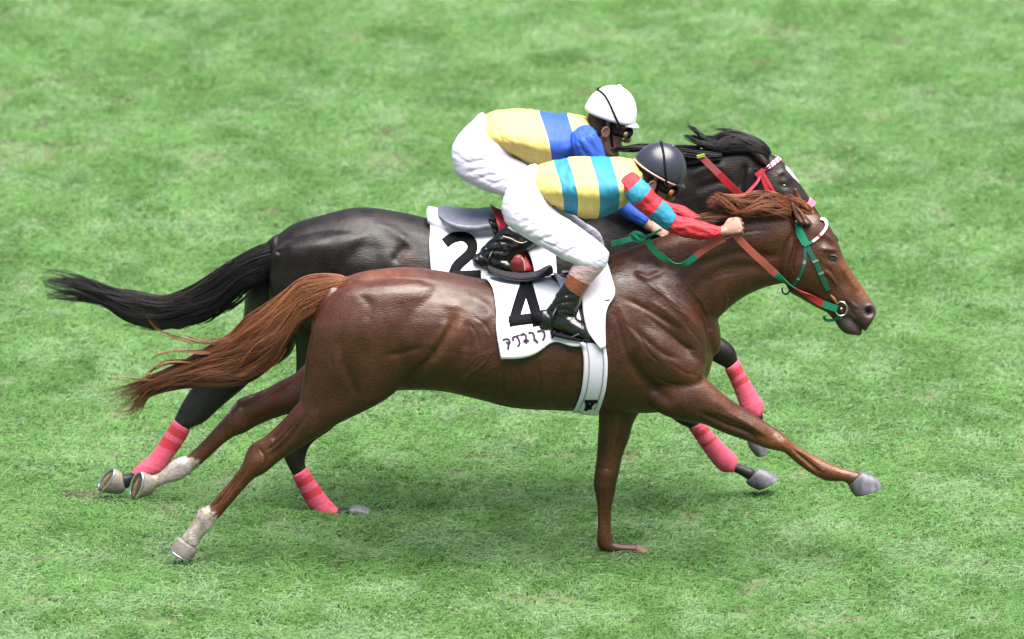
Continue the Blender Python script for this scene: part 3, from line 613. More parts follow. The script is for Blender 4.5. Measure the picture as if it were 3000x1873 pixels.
dk['ear_near'] = (st('L', [(1530,480,1440,500,.03),(1500,420,1400,480,.024),(1420,350,1340,420,.016),(1330,330,1280,360,.010),(1270,330,1255,345,.004)]), DY-.055)
dk['ear_far'] = (st('L', [(1540,400,1470,450,.024),(1480,340,1430,400,.018),(1400,310,1370,350,.010),(1340,300,1330,320,.004)]), DY+.055)
dk['fore_near'] = (st('H', [(480,120,600,480,.10,.86),(640,120,700,380,.075,.86),(800,140,830,330,.065,.86),(930,150,930,303,.055,.86),(1040,180,1000,330,.050,.86),(1115,245,1040,352,.046,.86),(1133,310,1062,366,.036,.86),(1180,400,1095,450,.028,.86),
    (1235,500,1135,540,.027,.86),(1270,570,1165,610,.033,.86),(1280,625,1205,645,.031,.86),(1280,680,1220,690,.025,.86),(1272,740,1205,755,.028,.86),(1262,780,1190,790,.032,.86)]), DY-.14)
dk['fore_far'] = (st('H', [(700,220,480,380,.09),(740,380,580,520,.075),(800,520,700,625,.055),(870,610,790,690,.045),(925,675,848,720,.036),(980,755,905,800,.028),(1040,820,960,880,.028),(1095,870,1020,945,.033),(1120,915,1070,962,.030),(1165,935,1130,985,.025),(1225,955,1190,1020,.028)]), DY+.13)
dk['hind_near'] = (st('W', [(650,640,900,700,.12,.87),(690,760,930,800,.12,.87),(700,860,905,890,.10,.87),(690,945,840,950,.075,.87),(682,1005,790,1010,.055,.87)])
    + st('G', [(1450,590,1670,570,.046,.87),(1470,680,1622,655,.040,.87),(1525,790,1620,745,.031,.87),(1580,895,1680,840,.027,.87),(1640,995,1752,950,.028,.87),(1700,1058,1830,1025,.033,.87),(1800,1070,1880,1020,.027,.87),(1900,1070,1935,1015,.030,.87)]), DY-.13)
dk['hind_far'] = (st('F', [(1560,150,1950,450,.11),(1500,350,1900,540,.115),(1480,560,1850,770,.11),(1400,760,1760,870,.09),(1260,920,1600,960,.075),(1125,1050,1470,1075,.062),(1042,1180,1330,1190,.052),(1002,1265,1210,1300,.045),(985,1300,1105,1350,.038)])
    + st('G', [(665,520,775,575,.030),(570,650,695,690,.029),(490,725,640,765,.034),(438,780,590,800,.032),(395,790,460,850,.026),(360,790,400,890,.030)]), DY+.12)
dk['thigh'] = (st('W', [(640,600,900,560,.09,.86),(636,680,930,660,.11,.86),(650,760,930,760,.11,.86)]), DY)
dk['dock'] = (st('W', [(720,520,690,600,.04),(690,535,665,590,.035),(660,552,645,600,.028),(630,570,622,610,.02)]), DY)
DB = [('s','I',[(1150,260),(1100,330),(1040,400)],34,-.010),('b','I',560,330,200,140,0,.010),('s','I',[(900,110),(1050,180),(1150,250)],30,.008),('s','I',[(340,250),(270,380),(220,520)],30,-.008),('b','I',1130,250,60,50,0,.010),
      ('b','I',900,300,140,90,0,-.010),('b','I',1000,360,60,90,0,.006),('s','I',[(380,200),(600,120),(850,80)],40,.005),('s','I',[(330,240),(280,300),(250,340)],18,-.014),
      ('s','B',[(900,420),(870,560),(850,680)],26,.008),('s','B',[(1140,500),(1200,470),(1290,560)],22,.010),('b','B',1200,590,50,26,20,-.010),('b','B',1180,480,60,40,40,-.006),('s','B',[(860,380),(830,520),(800,640)],26,-.010),
      ('s','B',[(330,520),(520,430),(700,420)],40,.008),('s','B',[(400,640),(600,560),(760,560)],40,-.008),('b','B',1660,1040,30,26,40,-.015)]
def dk_col(V, px):
    c = np.tile(np.array([.0058, .0033, .0025]), (len(V), 1)); n = fbm(px[:, 0]/120, px[:, 1]/120, 15); c *= (.75+.5*n)[:, None]
    def blend(pts, zk, cc, soft, k):
        d = np.full(len(V), 1e9)
        for a in cr([z(zk, *p) for p in pts], 4): d = np.minimum(d, np.hypot(px[:, 0]-a[0], px[:, 1]-a[1]))
        f = (k*np.exp(-(d/soft)**2))[:, None]; c[:] = c*(1-f)+np.array(cc)*f
    blend([(1130,330),(1180,420),(1250,450)], 'I', (.045,.020,.013), 26, .5); blend([(1180,500),(1300,700),(1450,900)], 'B', (.020,.011,.010), 40, .8)
    blend([(60,620),(80,750),(60,900)], 'I', (.08,.06,.035), 26, .7); blend([(0,0),(-200,-100)], 'I', (.02,.015,.015), 20, .3)
    k = (px[:, 1] > 1150); c[k] = np.array([.010, .009, .010])*(1+0*px[k, :1])
    paint(c, V, px, 'B', [(1215,410),(1260,440),(1350,560),(1335,562),(1270,500),(1225,450)], (.7,.66,.68), (.97, 1.03), 1)
    return c
horse2 = empty('racehorse', (P(1400,850,1)[0], 1.0, 0), 'dark brown racehorse on the far side with black tail and pink leg bandages', 'horse', 'galloping racehorses')
b2, V2, F2 = horse_body(dk, DY, DB, dk_col, M_DK, horse2, z('B', 1250, 750), 300, 1200)
B2 = bvh_of(V2, F2)
hoof(st('H', [(1258,765,1185,785,.034,.86),(1290,800,1200,830,.042,.86),(1315,862,1240,880,.046,.86)]), .86, horse2, M_HOOF)
hoof(st('H', [(1262,955,1182,1040,.034,1.13),(1332,978,1200,1056,.042,1.13),(1376,1014,1252,1080,.048,1.13)]), 1.13, horse2, M_HOOF)
hoof(st('G', [(1930,1005,1900,1072,.034,.87),(1990,1008,1945,1085,.04,.87),(2062,1028,2030,1092,.046,.87)]), .87, horse2, M_HOOF)
hoof(st('G', [(355,775,385,905,.036,1.12),(335,755,335,925,.044,1.12),(318,750,208,912,.046,1.12)]), 1.12, horse2, M_HOOFP, shoe=1, turn=.5)
grow = lambda S, k: shrink(S, k)
bandage(st('H', [(1136,312,1056,372,.040,.86),(1182,398,1094,450,.033,.86),(1238,498,1130,542,.032,.86),(1280,562,1155,610,.039,.86),(1284,615,1192,635,.038,.86),(1268,648,1215,655,.030,.86)]), .86, horse2, [(.05,.13),(.19,.25)])
bandage(st('H', [(930,675,840,715,.040,1.13),(985,745,895,795,.033,1.13),(1050,812,955,882,.033,1.13),(1110,865,1010,950,.039,1.13),(1132,908,1055,975,.036,1.13),(1118,960,1085,972,.028,1.13)]), 1.13, horse2, [(.06,.14),(.22,.28)])
bandage(st('G', [(1625,745,1527,806,.036,.87),(1690,842,1575,900,.031,.87),(1768,950,1635,1005,.033,.87),(1850,1040,1690,1066,.038,.87),(1868,1065,1790,1085,.030,.87)]), .87, horse2, [(.08,.18),(.28,.38)])
bandage(st('G', [(718,418,832,485,.040,1.12),(660,515,785,575,.034,1.12),(565,650,702,690,.034,1.12),(480,722,648,768,.040,1.12),(428,778,590,805,.036,1.12)]), 1.12, horse2, [(.07,.19),(.27,.37)])
for s in (-1, 1):
    h, n = cast(B2, *z('B', 1200, 592), -.013, 1)
    if s > 0: h = np.array([h[0], 2-h[1], h[2]])
    ball('eye', h, .020, M_EYE, horse2, (1.1, .8, .8))
tailD = st('F', [(1820,25,1740,140,.04),(1640,40,1640,300,.06),(1500,100,1505,345,.065),(1350,188,1400,430,.07),(1200,290,1250,555,.07),(1050,370,1080,610,.07),(900,408,850,630,.06),(700,375,650,575,.055),(560,350,520,490,.05),(400,290,420,460,.045),(250,235,280,445,.04),(110,210,110,435,.04),(60,195,50,435,.035)])
tv = [hair(None, tailD, DY, 2100, None, None, .0012, 30, (0,.05), (.36,1.0), .32, .007, .92, 41, lock=11), hair(None, tailD, DY, 250, None, None, .0010, 30, (.05,.4), (.8,1.0), .5, .014, 1.05, 42, lock=6)]
for i, wv in enumerate([[(1560,300,1540,400,.03),(1400,440,1390,520,.03),(1250,520,1220,600,.03),(1080,570,1060,620,.02)],[(1450,380,1430,440,.03),(1300,520,1290,560,.02),(1150,590,1150,600,.02)],
      [(1250,530,1230,580,.03),(1050,590,1040,640,.03),(850,630,850,650,.02),(620,600,620,615,.01)],[(500,440,500,460,.02),(350,420,350,440,.02),(100,425,100,430,.01)]]):
    tv.append(hair(None, st('F', wv), DY, 60, None, None, .0012, 24, (0,.2), (.6,1), .5, .006, 1, 50+i))
V, F, rr = cat(tv); mesh('tail', V, F, M_MANE_D, horse2, rnd=rr)
tv = [hair(None, st('L', [(1560,370,1480,470,.04),(1480,270,1420,420,.045),(1360,195,1300,380,.05),(1200,140,1200,370,.05),(1050,140,1060,380,.05),(900,190,920,360,.05),(760,200,800,320,.04),(650,180,660,230,.03),(560,175,560,195,.02)]), DY-.02, 2000, None, None, .0013, 22, (0,.7), (.45,1), .5, .012, 1.05, 61, lock=13),
      hair(None, st('L', [(950,190,950,330,.04),(820,180,850,280,.04),(740,120,760,220,.03),(660,70,690,130,.02),(590,40,600,60,.01)]), DY, 330, None, None, .0012, 20, (0,.3), (.5,1), .45, .012, 1.05, 62, lock=9),
      hair(None, st('L', [(1300,160,1300,230,.03),(1150,115,1150,160,.03),(1030,105,1030,125,.02),(920,105,920,112,.01)]), DY, 200, None, None, .0012, 20, (0,.3), (.5,1), .5, .010, 1.05, 63, lock=8),
      hair(None, st('L', [(1000,330,1000,450,.05),(800,300,800,480,.05),(600,290,620,500,.05),(400,280,400,400,.04),(150,265,150,360,.04),(-60,290,-60,360,.03),(-250,300,-250,340,.02),(-430,335,-430,345,.01)]), DY-.03, 1300, None, None, .0015, 22, (0,.6), (.5,1), .35, .006, 1, 64)]
V, F, rr = cat(tv); mesh('mane', V, F, M_MANE_D, horse2, rnd=rr)

# ================================================================== saddlery
PADY = 0
def sidepad(S, y0, nm, m, parent, sq=.8, cap=(.6, .6)):
    V, F, _ = loft(S, y0, 8, 32, cap, sq); return mesh(nm, V, F, m, parent)
# -- chestnut: number cloth 4
nc1 = empty('number_cloth', (P(1550,900,0)[0], 0, .9), 'white cloth bearing a black 4 on the chestnut horse, above handwritten characters', 'number cloth', 'race number cloths')
Lc = [(490,800),(575,900),(607,1050),(618,1250),(660,1495)]; Rc = [(1200,780),(1300,900),(1340,1050),(1370,1200),(1390,1395)]
bow = lambda s: -70*math.exp(-((s-.64)/.16)**2)+30*math.exp(-((s-.25)/.3)**2)
V, F = drape(None, 'D', Lc, Rc, 40, 48, B1, .016, 0, None, None, mirror='top', wave=.012, bow=bow, raw=True, sm=3)
o = mesh('cloth', V, F, M_CLOTH, nc1); solid(o, .004, 0); BC1 = bvh_of(V, F)
BX = bvh_of(*join([(V1, [tuple(f) for f in F1]), (V, F)]))
def strokes(name, zk, segs, wd, b, y0, parent, m, off=.004):
    parts = []
    for i, s in enumerate(segs):
        ww = wd if not isinstance(s[0], (int, float)) else s[0]; pts = s if not isinstance(s[0], (int, float)) else s[1]
        parts.append(strap(None, zk, pts, ww, b, off+i*.0003, y0, None, None, raw=True, n=4))
    V, F = join(parts); o = mesh(name, V, F, m, parent); solid(o, .0008, 0); return o
strokes('number', 'M', [[(545,-105),(470,110),(400,320),(325,590)],[(575,-105),(640,130),(715,370),(762,640)],[(250,562),(420,536),(640,512),(860,480)]], 182, BC1, 0, nc1, M_BLACK)
kat = [[(138,886),(236,864),(268,935),(250,958)],[(205,915),(243,955),(236,1052)],[(312,845),(378,818),(425,880),(440,960),(402,1000)],[(312,830),(332,905)],[(392,800),(404,822)],[(420,790),(432,812)],
       [(452,802),(530,782),(556,850),(508,922)],[(497,762),(502,792)],[(542,862),(560,945)],[(560,880),(604,912)],[(592,768),(662,752),(700,838),(688,898)],[(704,876),(764,934)],[(742,738),(850,720),(882,805),(842,892)],[(985,700),(1050,690)],[(980,760),(1050,745),(1052,800),(1008,850)],[(1120,700),(1180,760)],[(1180,680),(1180,800)]]
strokes('lettering', 'M', kat, 35, BC1, 0, nc1, M_INK)
# -- chestnut saddle
sd1 = empty('racing_saddle', (P(1550,830,0)[0], 0, 1.2), 'light black racing saddle with white girth and knee pad on the chestnut horse', 'saddle', 'racing saddles')
sidepad(st('D', [(548,694,560,735,.045),(620,728,630,780,.06),(720,755,725,812,.07),(840,768,850,830,.075),(960,750,970,812,.07),(1050,705,1080,772,.06),(1085,688,1110,762,.045)]), 0, 'seat', M_SEAT, sd1, .75)
o = drape('flap', 'D', [(1050,720),(1090,790),(1150,850),(1185,890)], [(1290,700),(1300,760),(1310,830),(1300,890)], 14, 14, BX, .012, 0, sd1, M_SEAT, mirror=None)
drape('white_strap', 'D', [(1060,665),(1120,760),(1180,885),(1230,980)], [(1210,618),(1270,700),(1330,800),(1370,880)], 16, 8, BX, .022, 0, sd1, M_WSTR, mirror=None, sm=3)
drape('knee_pad', 'D', [(1310,700),(1375,960),(1390,1130),(1430,1290),(1535,1418)], [(1596,600),(1640,800),(1670,955),(1585,1110),(1576,1418)], 36, 18, BX, .030, 0, sd1, M_PAD, thick=.012, mirror='top', sm=4)
g1 = drape('girth', 'E', [(1008,890),(1030,1000),(1026,1150),(1002,1280),(945,1405)], [(1188,900),(1206,1040),(1196,1200),(1172,1300),(1140,1392)], 36, 14, BX, .014, 0, sd1, M_WSTR, thick=.006, mirror='bottom', sm=2)
bmG = bvh_of(*drape(None, 'E', [(1008,890),(1030,1000),(1026,1150),(1002,1280),(945,1405)], [(1188,900),(1206,1040),(1196,1200),(1172,1300),(1140,1392)], 36, 14, BX, .018, 0, None, None, raw=True, sm=2))
for k_, off_ in ((.25, 0), (.86, 0)):
    pts = [(a[0]*(1-k_)+b_[0]*k_, a[1]*(1-k_)+b_[1]*k_) for a, b_ in zip([(1008,895),(1030,1000),(1026,1150),(1002,1280),(945,1400)], [(1188,905),(1206,1040),(1196,1200),(1172,1300),(1140,1388)])]
    strap('seam', 'E', pts, 7, bmG, .001, 0, g1, [mat('grey_thread', (.35,.34,.42), .8)], thick=.002)
strokes('buckle_mark', 'E', [[(1040,1325),(1135,1325)],[(1060,1350),(1040,1400),(980,1430)],[(1110,1330),(1070,1370),(1020,1410)],[(1050,1335),(1090,1380)]], 22, bmG, 0, g1, M_BLACK, off=.003)
# pad seams
strokes('pad_seam', 'D', [[(1580,1000),(1615,995),(1650,988)]], 12, bvh_of(*drape(None, 'D', [(1310,700),(1375,960),(1390,1130),(1430,1290),(1535,1418)], [(1596,600),(1640,800),(1670,955),(1585,1110),(1576,1418)], 36, 18, BX, .037, 0, None, None, raw=True, sm=4)), 0, sd1, mat('dark_seam_thread', (.12,.09,.16), .8), off=.001)  # short dark seam line across the knee pad
# -- dark horse: number cloth 2 with padded top
nc2 = empty('number_cloth', (P(1330,780,1)[0], 1, 1.0), 'white cloth bearing a black 2 on the dark brown horse', 'number cloth', 'race number cloths')
PS = st('D', [(2,190,8,300,.07,1),(60,200,60,340,.09,1),(200,225,200,380,.10,1),(400,245,400,400,.11,1),(600,240,600,420,.11,1),(760,230,780,420,.11,1)])
Vp, Fp, _ = loft(PS, 1, 8, 36, (.05,.05), .8)
BP2 = bvh_of(*join([(V2, [tuple(f) for f in F2]), (Vp, Fp)]))
mesh('padded_top', Vp, Fp, M_CLOTH, nc2)
V, F = drape(None, 'D', [(6,215),(28,330),(22,520),(36,720),(60,980)], [(620,250),(700,400),(750,600),(800,800),(850,1000)], 40, 50, BP2, .012, 1, None, None, mirror='top', wave=.010, raw=True, sm=3)
o = mesh('cloth', V, F, M_CLOTH, nc2); solid(o, .004, 0); BC2 = bvh_of(V, F)
strokes('number', 'D', [[(160,497),(222,452),(312,432),(378,462),(408,522),(385,588),(322,645),(262,705),(232,790)],[(215,786),(350,782),(482,778)]], 92, BC2, 1, nc2, M_BLACK)
sd2 = empty('racing_saddle', (P(1400,650,1)[0], 1, 1.3), 'grey racing saddle with red strap on the dark horse', 'saddle', 'racing saddles')
sidepad(st('D', [(100,182,122,240,.10,1),(190,190,195,318,.16,1),(310,200,320,362,.18,1),(440,208,450,365,.18,1),(560,196,580,350,.17,1),(700,240,720,420,.13,1),(860,300,900,470,.11,1)]), 1, 'seat', M_SEATG, sd2, .75)
BS2 = bvh_of(*join([(V2, [tuple(f) for f in F2]), (V, F), loft(st('D', [(100,182,122,240,.10,1),(190,190,195,318,.16,1),(310,200,320,362,.18,1),(440,208,450,365,.18,1),(560,196,580,350,.17,1),(700,240,720,420,.13,1),(860,300,900,470,.11,1)]), 1, 8, 32, (.6,.6), .75)[:2]]))
drape('flap', 'D', [(545,300),(585,380),(610,450),(620,560)], [(760,300),(860,400),(960,500),(980,620)], 14, 14, BS2, .012, 1, sd2, M_SEAT, sm=2)
drape('surcingle', 'D', [(555,200),(620,370),(720,560),(800,760)], [(670,140),(740,330),(850,540),(940,740)], 20, 6, BS2, .026, 1, sd2, M_REDL, mirror=None, sm=3)
drape('knee_pad', 'D', [(870,560),(920,640),(950,740),(960,860)], [(1010,480),(1140,590),(1150,700),(1160,860)], 16, 12, BS2, .05, 1, sd2, M_PAD, thick=.012, sm=3)
V, F = tube([P(*z('D', x, y), .63) for x, y in [(800,612),(838,622),(858,655),(864,690),(868,730)]], .0035, 5, 8); mesh('white_piping', V, F, mat('worn_piping', (.5, .42, .36), .6), sd2)
V, F, _ = loft(st('D', [(770,620,850,620,.02),(745,660,862,660,.025),(742,720,866,730,.02)]), .64, 6, 20); mesh('red_pad', V, F, mat('deep_red_leather', (.20, .012, .018), .6), sd2)

# -- bridles
br1 = empty('bridle', (P(*z('C', 1200, 800), 0)[0], 0, 1.3), 'green racing bridle with white and red browband and green reins on the chestnut horse', 'bridle', 'racing bridles')
PPr = lambda k, x, y, d: P(*z(k, x, y), d)
strap('cheek_strap', 'C', [(1040,480),(1060,560),(1100,660),(1170,800),(1230,930),(1290,1060)], 44, B1, .004, 0, br1, [M_GREEND], .004)
strap('headpiece', 'C', [(1010,470),(1050,560),(1095,650)], 64, B1, .007, 0, br1, [M_GREEN], .004)
strap('browband', 'C', [(1080,668),(1150,628),(1215,570),(1262,510),(1255,450),(1215,432)], 21, B1, .008, 0, br1, [M_WSTR, mat('red_diamond', (.6,.04,.05), .5), M_GREEN], .004, pat=lambda q: 2 if q < .18 else (1 if int(q*16) % 4 == 1 and q < .5 else 0))
strap('throat_lash', 'C', [(1090,680),(1085,780),(1065,870),(1030,950),(985,1010)], 26, B1, .005, 0, br1, [M_GREEND, M_IRON], .004, pat=lambda q: 1 if (.28 < q < .34 or .72 < q < .76) else 0)
for (x, y) in [(1172,800),(1225,905)]:
    strap('buckle', 'C', [(x-24, y+10), (x+24, y-10)], 18, B1, .009, 0, br1, [M_IRON], .003)
c0 = PPr('C', 1405, 1225, -.062)
V, F = tube([c0+np.array([.028*math.cos(a), -.004*math.sin(a*2), .034*math.sin(a)]) for a in np.linspace(0, 6.28, 18)], .0036, 2, 8); mesh('bit_ring', V, F, M_IRON, br1)
V, F = tube([c0+np.array([.028*math.cos(a), .124, .034*math.sin(a)]) for a in np.linspace(0, 6.28, 18)], .0036, 2, 8); mesh('bit_ring', V, F, M_IRON, br1)
V, F = tube([c0+np.array([0, .0, 0]), c0+np.array([.01, .124, 0])], .006, 6, 8); mesh('bit_mouthpiece', V, F, M_IRON, br1)
V, F = tube([PPr('C', 1300, 1090, -.06), PPr('C', 1340, 1140, -.066), PPr('C', 1365, 1180, -.066)], .010, 5, 8, rad=[.006, .009, .005]); mesh('cheek_billet', V, F, M_TAN, br1)
ribbon('chin_strap', [PPr('C', 1250, 1290, -.03), PPr('C', 1270, 1325, -.02), PPr('C', 1330, 1325, -.03), PPr('C', 1395, 1300, -.062)], .014, br1, [M_GREEN])
V, F = tube([PPr('C', x, y, -.02) for x, y in [(880,1045),(890,1085),(925,1095),(950,1060),(945,1040)]], .004, 4, 8); mesh('throat_ring', V, F, M_BAND, br1)
# near rein: rubber grip, green webbing that twists, red, green to the bit
def rp(q): return 0 if q < .40 else (1 if q < .62 else (2 if q < .86 else 1))
ribbon('rein', [PPr('C', 455, 560, -.17), PPr('C', 590, 700, -.155), PPr('C', 715, 815, -.14), PPr('C', 800, 895, -.12), PPr('C', 880, 965, -.11), PPr('C', 1000, 1045, -.095), PPr('C', 1120, 1115, -.085), PPr('C', 1240, 1180, -.075), PPr('C', 1370, 1225, -.068)], .033, br1, [M_SALM, M_GREEN, M_REDL], thick=.0035, pat=rp, tw=lambda q: 1.25*math.exp(-((q-.62)/.13)**2), wf=lambda q: 1.0 if q < .4 else 1-.45*math.exp(-((q-.6)/.12)**2))
ribbon('rein', [PPr('C', 455, 560, .13), PPr('C', 715, 815, .12), PPr('C', 1000, 1045, .09), PPr('C', 1370, 1225, .06)], .024, br1, [M_SALM, M_GREEN, M_REDL], pat=rp)
ribbon('rein_loop', [PPr('K', 1600, 1130, -.17), PPr('K', 1500, 1180, -.165), PPr('K', 1400, 1240, -.16), PPr('K', 1310, 1300, -.16), PPr('K', 1230, 1365, -.16), PPr('K', 1130, 1422, -.16), PPr('K', 1010, 1405, -.15), PPr('K', 900, 1330, -.14), PPr('K', 810, 1250, -.13), PPr('K', 740, 1150, -.13)], .030, br1, [M_SALM, M_GREEN], thick=.0035, pat=lambda q: 0 if q < .36 else 1, tw=lambda q: -.9*math.exp(-((q-.62)/.12)**2))
ribbon('rein_end', [PPr('K', 730, 1120, -.135), PPr('K', 600, 1125, -.14), PPr('K', 500, 1150, -.14), PPr('K', 420, 1175, -.14), PPr('K', 345, 1190, -.14)], .026, br1, [M_GREEN], thick=.004, tw=lambda q: .3*math.sin(q*6))
ribbon('rein_end', [PPr('K', 720, 1110, -.13), PPr('K', 800, 1080, -.11), PPr('K', 900, 1030, -.08)], .012, br1, [M_GREEN])
V, F = remesh([tube([PPr('K', 560+sx, 1100+sy, -.13-dz) for sx, sy, dz in [(0,0,0),(40,-35,.02),(110,-20,.03),(150,30,.01),(90,60,.02),(20,40,0)]], .010, 5, 10), tube([PPr('K', 590, 1080, -.15), PPr('K', 640, 1130, -.155), PPr('K', 700, 1150, -.14)], .011, 5, 10)], .003); mesh('rein_knot', smooth(V, F, 3), F, M_GREEN, br1)
# dark horse's bridle
br2 = empty('bridle', (P(*z('B', 1100, 600), 1)[0], 1, 1.6), 'red racing bridle with red and white checked browband on the dark horse', 'bridle', 'racing bridles')
strap('browband', 'B', [(950,500),(1000,460),(1040,435),(1100,395),(1155,350),(1165,312),(1135,298)], 40, B2, .008, 1, br2, [M_REDL, M_WSTR, M_BANDP], .005, n=10, pat=lambda q: 0 if q < .36 else (1 if int(q*34) % 2 else 2))
strap('cheek_strap', 'B', [(1010,440),(1020,520),(1045,600),(1075,680),(1110,760)], 40, B2, .006, 1, br2, [M_REDL], .004)
strap('cheek_strap', 'B', [(1020,480),(1070,570),(1110,640),(1150,720)], 24, B2, .009, 1, br2, [M_REDL], .004)
strap('throat_lash', 'B', [(985,470),(975,540),(930,590),(880,640),(830,690)], 26, B2, .006, 1, br2, [M_BANDP], .004)
strap('noseband', 'B', [(1280,900),(1340,840),(1400,780),(1440,735)], 50, B2, .012, 1, br2, [M_PINK], .016)
c_ = np.array(P(*z('B', 1440, 740), 1)); ball('nose_roll', c_+np.array([-.004, 0, 0]), .020, M_PINK, br2, (.8, 2.6, 1.1))
ribbon('rein', [PPr('L', 760, 400, .80), PPr('L', 900, 540, .80), PPr('L', 980, 620, .80), PPr('L', 1100, 740, .80), PPr('L', 1240, 870, .82), PPr('L', 1500, 1100, .86), PPr('L', 1750, 1350, .90)], .034, br2, [M_PINKR, M_REDL], thick=.005, pat=lambda q: 0 if q < .30 else 1, wf=lambda q: .9 if q < .3 else 1)
ribbon('rein_tip', [PPr('L', 725, 415, .795), PPr('L', 765, 408, .795), PPr('L', 812, 396, .795)], .013, br2, [M_LIME], thick=.012)
for ob in (sd1, sd2, nc1, nc2, br1, br2): pass

# ================================================================== jockeys
HZ = .033
def head_parts(T):
    """lofted human head in its own frame: X face, Y side, Z crown"""
    rows = [(-.128,.070,.030,.016),(-.120,.088,.005,.030),(-.105,.097,-.020,.042),(-.088,.088,-.045,.050),(-.072,.094,-.060,.055),(-.055,.092,-.072,.059),(-.03,.088,-.082,.063),(0,.086,-.090,.068),(.02,.080,-.096,.070),(.04,.090,-.10,.073),(.07,.084,-.10,.072),(.10,.058,-.08,.058),(.12,.025,-.045,.03)]
    A = cr(rows, 4); C = [np.array([(a[1]+a[2])/2, 0, a[0]]) for a in A]; U = [np.array([(a[1]-a[2])/2, 0, 0]) for a in A]; Wv = [np.array([0, a[3], 0]) for a in A]
    L = [rings_mesh(C, U, Wv, 28, (.4, .4))[:2]]
    L.append(tube([(.082,0,.035),(.100,0,.010),(.116,0,-.018),(.100,0,-.030)], .01, 5, 10, rad=[.008,.010,.014,.010]))
    L.append(tube([(.080,-.030,-.062),(.098,-.012,-.060),(.101,0,-.062),(.098,.012,-.060),(.080,.030,-.062)], .006, 5, 8))
    L.append(tube([(.078,-.026,-.078),(.095,-.010,-.077),(.097,0,-.077),(.095,.010,-.077),(.078,.026,-.078)], .007, 5, 8))
    for s in (-1, 1):
        L.append(tube([(-.004,s*.070,-.030),(.006,s*.078,-.018),(.008,s*.082,.006),(-.002,s*.086,.026),(-.018,s*.088,.022),(-.024,s*.086,0),(-.014,s*.080,-.022)], .0062, 4, 8))
        L.append(tube([(-.006,s*.070,-.02),(-.006,s*.076,.015)], .012, 4, 8))
        L.append(tube([(.060,s*.058,.042),(.084,s*.038,.046),(.088,s*.012,.042)], .008, 4, 8))
    return [(T(np.asarray(V)-np.array([0, 0, HZ])), F) for V, F in L]
def frame(o, pitch, yaw=0):
    M = np.array(Matrix.Rotation(yaw, 3, 'Z') @ Matrix.Rotation(pitch, 3, 'Y')); o = np.array(o)
    return lambda V: np.asarray(V, float) @ M.T + o
def helmet(parent, T, m, rx, rz, band_x, tilt, trim, dz=.03):
    hp = empty_child = None
    rows = []
    for a in np.linspace(0, 1.5, 18): rows.append((dz+rz*math.sin(a), rx*math.cos(a)))
    ry = rx*.84
    C = [np.array([-.006+.004*math.sin(i), 0, r[0]]) if False else np.array([-.006, 0, r[0]]) for i, r in enumerate(rows)]; U = [np.array([max(r[1], .002), 0, 0]) for r in rows]; Wv = [np.array([0, max(r[1], .002)*.84, 0]) for r in rows]
    V, F, _ = rings_mesh(C, U, Wv, 48, (None, 0)); o = mesh('helmet', T(V), F, m, parent); solid(o, .006, -1)
    # peak
    G = []
    for a in np.linspace(-.9, .9, 19):
        for k, q in enumerate((0, .5, 1)):
            L = 1+(.24*q)*math.cos(a*1.55)
            G.append((-.006+rx*math.cos(a)*L, ry*math.sin(a)*(1+.10*q*math.cos(a*1.55)), dz+.004-.012*q*q))
    V = np.array(G); F = grid_faces(19, 3); q = mesh('peak', T(V), F, m, o); solid(q, .004, 0)
    if trim:
        V, F = tube([(-.006+(rx+.002)*math.cos(a), (ry+.002)*math.sin(a), dz-.004) for a in np.linspace(0, 6.283, 49)], .0055, 1, 8); mesh('rim_trim', T(V), F, trim, o)
    # elastic over the dome
    pts = []
    for a in np.linspace(-.12, math.pi+.12, 40):
        yy = math.cos(a)*(ry+.009); hz = math.sin(a)
        xx = band_x+tilt*hz; s = math.sqrt(max(0, 1-((xx+.006)/(rx+.009))**2)); pts.append((xx, yy*s, dz+hz*(rz+.009)*s))
    pts = np.array(pts); V = []
    for i, p in enumerate(pts): V += [p-np.array([.006, 0, 0]), p+np.array([.006, 0, 0])]
    q = mesh('helmet_band', T(np.array(V)), grid_faces(len(pts), 2), M_BAND, o); solid(q, .004, 0)
    V, F = tube([(-.006, 0, dz+rz-.004), (-.006, 0, dz+rz+.004)], .014, 2, 14); mesh('top_button', T(V), F, m, o)
    # chin strap
    for s in (-1, 1):
        V, F = tube([(.0, s*(ry-.006), dz), (.02, s*.075, -.03), (.045, s*.058, -.085), (.07, 0, -.128)] if s < 0 else [(.0, s*(ry-.006), dz), (.02, s*.075, -.03), (.045, s*.058, -.085), (.07, .002, -.128)], .0055, 5, 6); mesh('chin_strap', T(V), F, M_BAND, o)
    return o
def goggles(parent, T0, ml):
    T = lambda V: T0(np.asarray(V, float)-np.array([0, 0, HZ]))
    V, F = tube([(.070,-.066,.012),(.092,-.050,.015),(.104,-.022,.020),(.106,0,.022),(.104,.022,.020),(.092,.050,.015),(.070,.066,.012)], .018, 5, 12, rad=[.012,.021,.022,.016,.022,.021,.012]); o = mesh('goggles', T(V), F, M_BAND, parent)
    for s in (-1, 1):
        V, F, _ = rings_mesh([np.array([.090+.010*math.sin(a), s*(.056+.012*math.sin(a)), .014]) for a in np.linspace(0, 1.5, 7)], [np.array([0, 0, .019*math.cos(a)+.001]) for a in np.linspace(0, 1.5, 7)], [np.array([-.014*s, .019, 0])*(math.cos(a)+.02) for a in np.linspace(0, 1.5, 7)], 20, (0, 0)); mesh('lens', T(V), F, ml, o)
        pts = np.array([(.074, s*.066, .012), (.04, s*.078, .016), (.03, s*.080, .026), (.012, s*.086, .05), (0, s*.09, .075)]); V, F = tube(pts, .006, 5, 8, rad=[.014,.018,.016,.013,.010]); mesh('goggle_strap', T(V), F, M_BAND, o)
    return o
